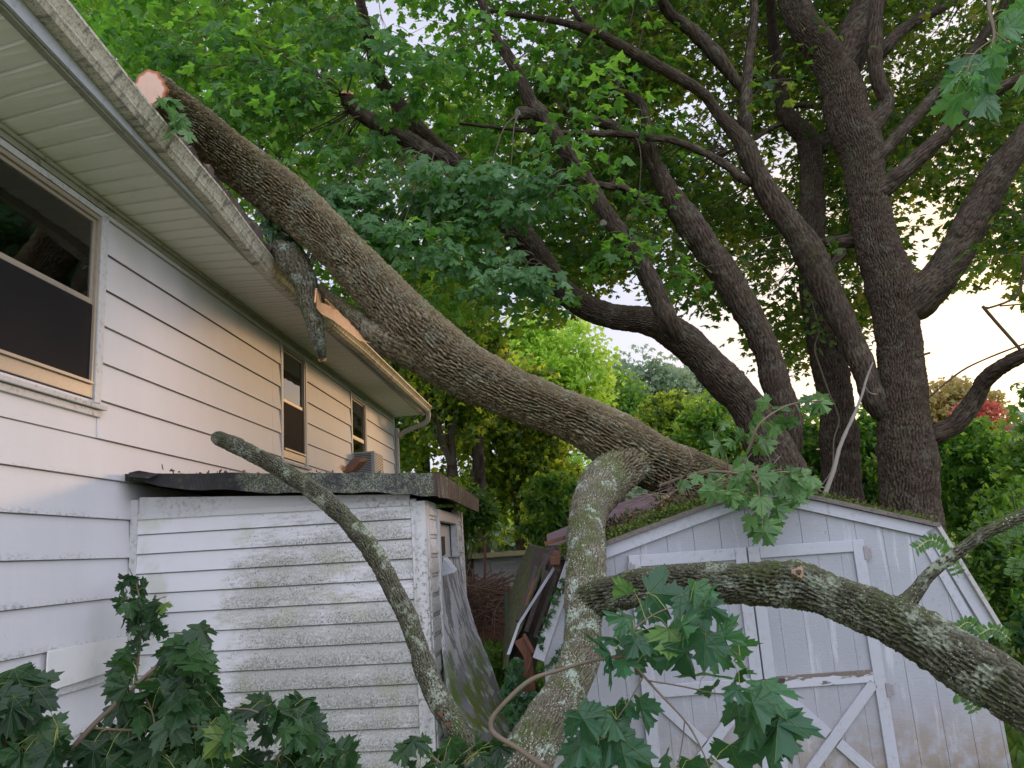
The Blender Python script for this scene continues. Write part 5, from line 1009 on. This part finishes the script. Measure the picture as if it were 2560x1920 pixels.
# ================================================================== BACKGROUND TREES AND SHRUBS
def lump_points(r, n, c, R, nl, sq=(1, 1, 1)):
    """points in nl overlapping clumps filling an ellipsoid"""
    cc_ = rdir(nl)*(r.rand(nl)**.45)[:, None]*np.array(R)*.8; rad = r.uniform(.10, .34, nl)*min(R); pk = rad**2.2; k = r.choice(nl, n, p=pk/pk.sum()); q = rdir(n)*(r.rand(n)**.5*(1+.5*r.rand(n)**4))[:, None]*[1, 1, .75]
    o = cc_[k]+q*rad[k][:, None]*sq; fr = r.rand(n) < .22; o[fr] = (rdir(n)*(r.rand(n)**.4)[:, None]*np.array(R)*.95)[fr]
    return np.array(c)+o
def btree(label, px, Y, ztop, zlow, Rpx, mat, n, ls, name='woodland_tree', cat_='tree', kind='far', seed=0, group='trees and bushes beyond the yard', trunk_r=.14, nl=46, depth=.7):
    r = np.random.RandomState(seed); p = ay(px, 1200, Y); gzv = gz(p[0], Y)-.1; o = thing(name, label, cat_, (p[0], Y, gzv), group)
    R = Rpx/F*Y; c = np.array([p[0], Y, (ztop+zlow)/2]); Rv = (R, R*depth, max(.4, (ztop-zlow)/2))
    P = lump_points(r, n, c, Rv, nl); Nn = np.array([0, 0, .8])+rdir(n)*.9; Dn = rdir(n)+[0, 0, -.5]
    leaves('crown' if zlow > gzv+1 or cat_ == 'tree' else 'foliage', P, Nn, Dn, r.uniform(ls*.7, ls*1.3, n), mat, o, kind)
    tb = []; tp_ = np.array([p[0], Y, gzv]); tc_ = c+[0, 0, Rv[2]*.3]
    V, Fq, h, S = tube(np.array([[*tp_, trunk_r*1.3], [*(tp_*.6+tc_*.4+r.normal(size=3)*.1), trunk_r], [*tc_, trunk_r*.5]]), 14, .15, .01)
    mesh('trunk', V, Fq, M_barkd, o, att={'h': h}, smooth=True)
    for _ in range(7): q = c+rdir(1)[0]*np.array(Rv)*.7; m0 = tp_*.5+tc_*.5; tb.append(np.c_[catmull([m0, m0*.5+q*.5+[0, 0, .1], q], 5), np.linspace(trunk_r*.45, .01, 11)])
    V, Q = multi_tube(tb, 6); mesh('branches', V, Q, M_barkt, o); return o
zt = lambda py, Y: ay(1400, py, Y)[2]
bt_ = [ # label, px, Y, ztop py, zlow py, Rpx, mat, n, leaf
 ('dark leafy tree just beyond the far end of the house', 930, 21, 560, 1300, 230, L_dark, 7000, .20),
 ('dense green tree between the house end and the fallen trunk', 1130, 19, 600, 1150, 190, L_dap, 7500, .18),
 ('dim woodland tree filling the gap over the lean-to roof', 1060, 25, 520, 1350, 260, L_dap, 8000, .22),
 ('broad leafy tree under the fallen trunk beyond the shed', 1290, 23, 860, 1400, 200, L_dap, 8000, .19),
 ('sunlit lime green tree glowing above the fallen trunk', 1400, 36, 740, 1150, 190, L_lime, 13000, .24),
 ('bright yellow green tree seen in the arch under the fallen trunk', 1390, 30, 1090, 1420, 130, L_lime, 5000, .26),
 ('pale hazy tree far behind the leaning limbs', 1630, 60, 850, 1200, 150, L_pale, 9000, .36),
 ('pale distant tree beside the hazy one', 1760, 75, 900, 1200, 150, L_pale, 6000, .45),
 ('soft green tree between the lime tree and the pale one', 1540, 48, 900, 1200, 130, L_shrub, 7000, .26),
 ('yellow green treetop low between the leaning limbs', 1700, 38, 960, 1180, 110, L_dap, 5000, .22),
 ('olive green tree behind the left trunk base', 1790, 24, 960, 1330, 120, L_shrub, 4800, .2),
 ('young bright tree between the standing trunks', 2010, 20, 990, 1320, 110, L_shrub, 4800, .17),
 ('leafy green tree behind the largest trunk', 2180, 19, 1000, 1350, 110, L_shrub, 4800, .17),
 ('green tree right of the largest trunk, under the low limb', 2440, 20, 1020, 1400, 150, L_shrub, 6500, .17),
 ('red leaved tree glowing beyond the low limb', 2475, 34, 985, 1120, 75, L_red, 1500, .20),
 ('tall green tree outside the right edge', 2660, 17, 900, 1500, 150, L_shrub, 4800, .17),
 ('orange tinged bush crown on the horizon right of the largest trunk', 2420, 45, 930, 1120, 130, L_orange, 3600, .30),
 ('tall dark tree behind the roof at upper left', 330, 17, -500, 400, 330, L_dark, 7000, .2),
 ('shadowed tree behind the sawn trunk', 720, 18, -100, 700, 330, L_dark, 6500, .2),
 ('dark tree seen through the limbs above the lime tree', 1200, 20, 100, 820, 260, L_dark, 5000, .2),
]
for i, (lb, px, Y, a_, c_, R_, m_, n_, ls) in enumerate(bt_):
    btree(lb, px, Y, ay(px, a_, Y)[2], ay(px, c_, Y)[2], R_, m_, n_, ls, seed=400+i, nl=130, trunk_r=.05+.005*Y)
sh_ = [('dark bush at the corner right of the shed', 2580, 6.9, 1330, 1980, 95, L_ivy, 2600, .085), ('low green bush close to the shed wall at lower right', 2520, 7.6, 1450, 1960, 90, L_dark, 2000, .09),
 ('bush with small oval leaves behind the right shed eave', 2460, 10.5, 1250, 1700, 110, L_dark, 3400, .10), ('bright bush behind the right slope of the shed roof', 2520, 12.5, 1150, 1600, 120, L_shrub, 3500, .12), ('weedy green bush beyond the brush pile', 1150, 14.5, 1180, 1400, 110, L_dark, 2600, .13),
 ('bush in front of the far fence beside the shed', 1380, 12.5, 1150, 1420, 100, L_shrub, 2600, .12), ('low weeds between the warped door and the crushed shed', 1250, 8.6, 1590, 1830, 80, L_dark, 1800, .07), ('shaded undergrowth behind the shed ridge', 1800, 12.0, 1130, 1400, 200, L_dark, 4200, .12), ('undergrowth between the two right trunks', 2160, 12.6, 1120, 1400, 120, L_dark, 3000, .12)]
for i, (lb, px, Y, a_, c_, R_, m_, n_, ls) in enumerate(sh_):
    btree(lb, px, Y, ay(px, a_, Y)[2], ay(px, c_, Y)[2], R_, m_, n_, ls, 'bush', 'bush', 'oval', 500+i, 'bushes round the shed', .02, 60)
# far wood line
r = np.random.RandomState(77); n = 60000; th = r.uniform(-1.3, 1.3, n); D_ = r.uniform(75, 95, n); hh = (r.rand(n)**.8)*(7+3.5*vn(np.c_[th*9, th*0, th*0], 5)+1.5*vn(np.c_[th*40, th*0, th*0], 6))
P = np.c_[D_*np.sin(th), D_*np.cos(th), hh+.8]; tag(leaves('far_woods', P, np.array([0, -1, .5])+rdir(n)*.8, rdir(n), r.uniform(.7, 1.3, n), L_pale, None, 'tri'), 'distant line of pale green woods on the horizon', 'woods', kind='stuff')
# ------------------------------------------------------------------ far fence, brush, grass, post, stake
fence = thing('board_fence', 'low pale fence with a sunlit top rail across the far yard', 'fence', (*ay(1260, 1400, 15)[:2], .3))
M_fw = paint('fence_paint', (.42, .42, .43), (.2, .19, .17), .5, 8); M_fy = paint('sunlit_rail', (.55, .48, .25), (.3, .3, .12), .5, 8)  # yellow sunlight on the rail is put into its paint colour
b = MB()
for i in range(4): z = ay(1200, 1470-i*20, 15)[2]; b.box((-4.2, 15, z), (.9, 15.03, z+.145))
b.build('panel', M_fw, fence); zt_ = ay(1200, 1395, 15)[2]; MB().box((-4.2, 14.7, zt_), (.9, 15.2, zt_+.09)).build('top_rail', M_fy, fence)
for x in (-3.6, -1.9, -.4): MB().box((x, 14.93, .2), (x+.1, 14.995, zt_-.01)).build('post', M_darkw, fence)
MB().box((-4.2, 14.9, .2), (.9, 15.1, ay(1200, 1478, 15)[2])).build('footing', M_rot, fence)
o = MB().bar(ay(1212, 1480, 11.5), ay(1213, 1360, 11.5), .035, .035, (0, 1, 0)).build('rusty_post', M_rot, origin=ay(1212, 1480, 11.5)); tag(o, 'thin rusty post standing before the far fence', 'post')
stm = paint('green_stake_paint', (.03, .12, .06), (.05, .05, .04), .5); o = MB().bar(ay(1266, 1605, 9.5), ay(1264, 1480, 9.5), .025, .025, (0, 1, 0)).build('garden_stake', stm, origin=ay(1266, 1605, 9.5)); tag(o, 'slim green metal stake beside the crushed shed wall', 'stake')
r = np.random.RandomState(12); tw = []
for _ in range(360):
    px, py = r.normal(1205, 32), r.uniform(1455, 1560); c = ay(px, py, r.uniform(10.2, 11.6)); d = r.normal(size=3)*[.35, .25, .14]; tw.append(np.c_[catmull([c-d, c+r.normal(size=3)*.05, c+d], 3), np.linspace(.007, .003, 7)])
V, Q = multi_tube(tw, 4); tag(mesh('brush_pile', V, Q, paint('dry_brush', (.17, .10, .07), (.08, .05, .04), .6, 20, .9), None), 'heap of reddish brown cut twigs beyond the warped door', 'brush pile', kind='stuff')
n = 16000; P = np.c_[r.uniform(-5, 5, n), r.uniform(6.5, 18, n), np.zeros(n)]; P[:, 2] = .10*vn(np.c_[P[:, 0]/3, P[:, 1]/3, P[:, 0]*0], 3)*np.clip((P[:, 1]-7)/3, 0, 1)+np.clip(P[:, 1]-9, 0, 25)*.05
Dg = rdir(n)*.5+[0, 0, 1]; tag(leaves('grass', P, rdir(n), Dg, r.uniform(.08, .2, n), L_grass, None, 'tri'), 'tufts of grass and weeds on the yard', 'grass', kind='stuff')
# moss, needles and litter along the shed roof edges; litter on the lean-to roof
P, Nn, Dn, s_ = [], [], [], []
def lit(p, q, k, w_, dz=.02, sz=(.012, .035)):
    t = r.rand(k); w = r.rand(k)*w_; B = np.array(p)[None]*(1-t[:, None])+np.array(q)[None]*t[:, None]+SN*w[:, None]
    P.append(B+np.c_[np.zeros((k, 2)), r.rand(k)*dz*(.4+.6*(vn(np.c_[t*9, t*0, t*0], 2)+1)/2)*2]); Nn.append(rdir(k)+[0, 0, .6]); Dn.append(rdir(k)+[0, 0, .3]); s_.append(r.uniform(*sz, k))
lit(SW(kL[0], kL[1]+.03, -.05), SW(apx[0], apx[1]+.03, -.05), 6500, .9, .05); lit(SW(apx[0], apx[1]+.03, -.05), SW(kR[0], kR[1]+.03, -.05), 3200, .5, .028)
tag(leaves('roof_moss', np.vstack(P), np.vstack(Nn), np.vstack(Dn), np.concatenate(s_), M_moss, None, 'tri'), 'moss tufts along the shed roof edges', 'moss', kind='stuff')
P, Nn, Dn, s_ = [], [], [], []
lit(SW(kL[0]+.3, kL[1]+.12, .1), SW(apx[0], apx[1]+.05, -.02), 800, .8, .08, (.02, .07)); lit(SW(apx[0], apx[1]+.05, -.03), SW(kR[0], kR[1]+.04, -.03), 420, .6, .03, (.02, .05))
lit((-3.3, YF+.05, zl-.01), (RX-.1, YF+.05, zr-.01), 200, .5, .012, (.02, .05))
tag(leaves('leaf_litter', np.vstack(P), np.vstack(Nn), np.vstack(Dn), np.concatenate(s_), L_litter, None, 'oval'), 'dry leaves and needles scattered on the shed and lean-to roofs', 'litter', kind='stuff')
tw = []
for _ in range(46):
    px = r.uniform(1620, 1960); py = np.interp(px, [1560, 1898, 2100], [1265, 1205, 1255])+r.uniform(-30, 8); c = ay(px, py, r.uniform(6.1, 6.9)); d = r.normal(size=3)*[.18, .1, .10]; tw.append(np.c_[catmull([c-d, c-d*.3+r.normal(size=3)*.03, c+d*.4+r.normal(size=3)*.04, c+d], 3), np.linspace(.005, .0015, 10)])
V, Q = multi_tube(tw, 5); tag(mesh('fallen_twigs', V, Q, M_twig, None), 'tangle of thin fallen twigs lying along the shed ridge', 'twigs', kind='stuff')
P, Nn, Dn, s_ = [], [], [], []
for y in np.arange(6.2, 10.5, .02): P.append([[-2.80-.3*r.rand(), y, 5.26+sag(y)+.05*r.rand()+.03]]); Nn.append(rdir(1)+[0, 0, .6]); Dn.append(rdir(1)+[0, 0, .3]); s_.append(r.uniform(.03, .09, 1))
tag(leaves('bark_debris', np.vstack(P), np.vstack(Nn), np.vstack(Dn), np.concatenate(s_), L_litter, None, 'tri'), 'crumbled bark and shingle bits lying along the crushed gutter', 'debris', kind='stuff')
wc = thing('wood_chunk', 'small reddish split chunk of wood lying on the lean-to roof', 'wood chunk', tuple(ay(*c3(1600, 985), 8.1)))
MB().prism([ay(*c3(*p), 8.1) for p in [(1580, 1000), (1572, 985), (1600, 960), (1625, 932), (1655, 935), (1662, 948), (1630, 985), (1610, 1003)]], (.03, .22, .04)).build('chunk', M_rot, wc, .01)
MB().prism([ay(*c3(*p), 8.05) for p in [(1575, 985), (1588, 968), (1596, 975), (1584, 992)]], (.0, -.12, .01)).build('splinter', M_torn, wc)
# ivy creeping up the shed's left edge
ivy = thing('ivy_vine', 'dark ivy strands creeping up the left edge of the shed front wall', 'ivy', tuple(ay(*ck(650, 1400), 5.9)))
I1 = [(*ck(660, 1200), 5.88, 1.5), (*ck(700, 1170), 5.88, 1.5), (*ck(750, 1130), 5.88, 1.5), (*ck(790, 1090), 5.88, 1.2)]; I2 = [(*ck(660, 1090), 5.86, 2), (*ck(700, 960), 5.86, 2), (*ck(740, 880), 5.86, 1.8), (*ck(765, 810), 5.86, 1.5), (*ck(790, 750), 5.86, 1.5)]
Hv = []
for I in (I1, I2): q = pts(I); tubeobj('strand', q, M_twig, ivy, 6, .03, 0); Hv.append(resample(q, .02)[0])
Li = []
for q in I1+I2: pass
for H_ in Hv:
    px, py = proj(H_[:, :3])
    for i in range(0, len(px), 1): Li.append((px[i]+r.normal()*6, py[i]+r.normal()*6, r.uniform(.7, 1.2)))
cluster('leaves', Li, 5.84, L_ivy, ivy, size=.055, hub=np.vstack(Hv), kind='far', seed=61, jit=.02)
iv2 = thing('ivy_vine', 'dense ivy mass smothering the rotten post at the shed corner', 'ivy', tuple(ay(*ck(600, 1600), 5.8)))
tubeobj('strand', pts([(*ck(620, 1700), 5.8, 3), (*ck(560, 1400), 5.8, 2), (*ck(560, 1130), 5.9, 2)]), M_twig, iv2, 6, .05, 0)
cluster('leaves', fillpoly([(500, 1200), (560, 1130), (590, 1200), (580, 1300), (640, 1310), (690, 1330), (660, 1420), (620, 1500), (560, 1550), (500, 1400), (490, 1280)], 150, ck, 71, 9), 5.85, L_ivy, iv2, size=.07, kind='far', seed=62, jit=.15)
# leaves of a compound-leaved shrub at the right edge
cb_ = thing('sumac_branch', 'compound leaved sprays hanging at the right edge over the shed roof', 'branch', tuple(ay(2560, 1330, 5.2)))
sprs = [((1700, 420), (1850, 420)), ((1830, 440), (1900, 560)), ((2212, 300), (2040, 370)), ((2212, 480), (2150, 560)), ((2212, 330), (2100, 400)), ((1900, 800), (2010, 830)), ((2000, 830), (2150, 860)), ((1890, 1120), (1990, 1210)), ((2000, 1140), (2060, 1180))]
P, Nn, Dn, s_, tw = [], [], [], [], []
for k, (a_, c_) in enumerate(sprs):
    A = ay(*cs(*c_), 5.3); B = ay(*cs(*a_), 5.1); C = catmull([A, A*.5+B*.5+[0, 0, .05], B], 5); tw.append(np.c_[C, np.full(len(C), .003)])
    for i in range(1, len(C)):
        d = C[i]-C[i-1]; d /= np.linalg.norm(d); sd_ = np.cross(d, ray(1900, 1300)); sd_ /= np.linalg.norm(sd_)
        for sg in (-1, 1): P.append(C[i]); Dn.append(d*.5+sd_*sg+[0, 0, -.3]); Nn.append(-ray(1900, 1300)+r.normal(size=3)*.3+[0, 0, .4]); s_.append(r.uniform(.045, .06))
V, Q = multi_tube(tw, 5); tag(mesh('stalks', V, Q, M_pet, cb_), kind='stuff'); tag(leaves('leaflets', np.array(P), np.array(Nn), np.array(Dn), np.array(s_), L_ridge, cb_, 'oval'), kind='stuff')
print('verts', sum(len(o.data.vertices) for o in bpy.data.objects if o.type == 'MESH'))
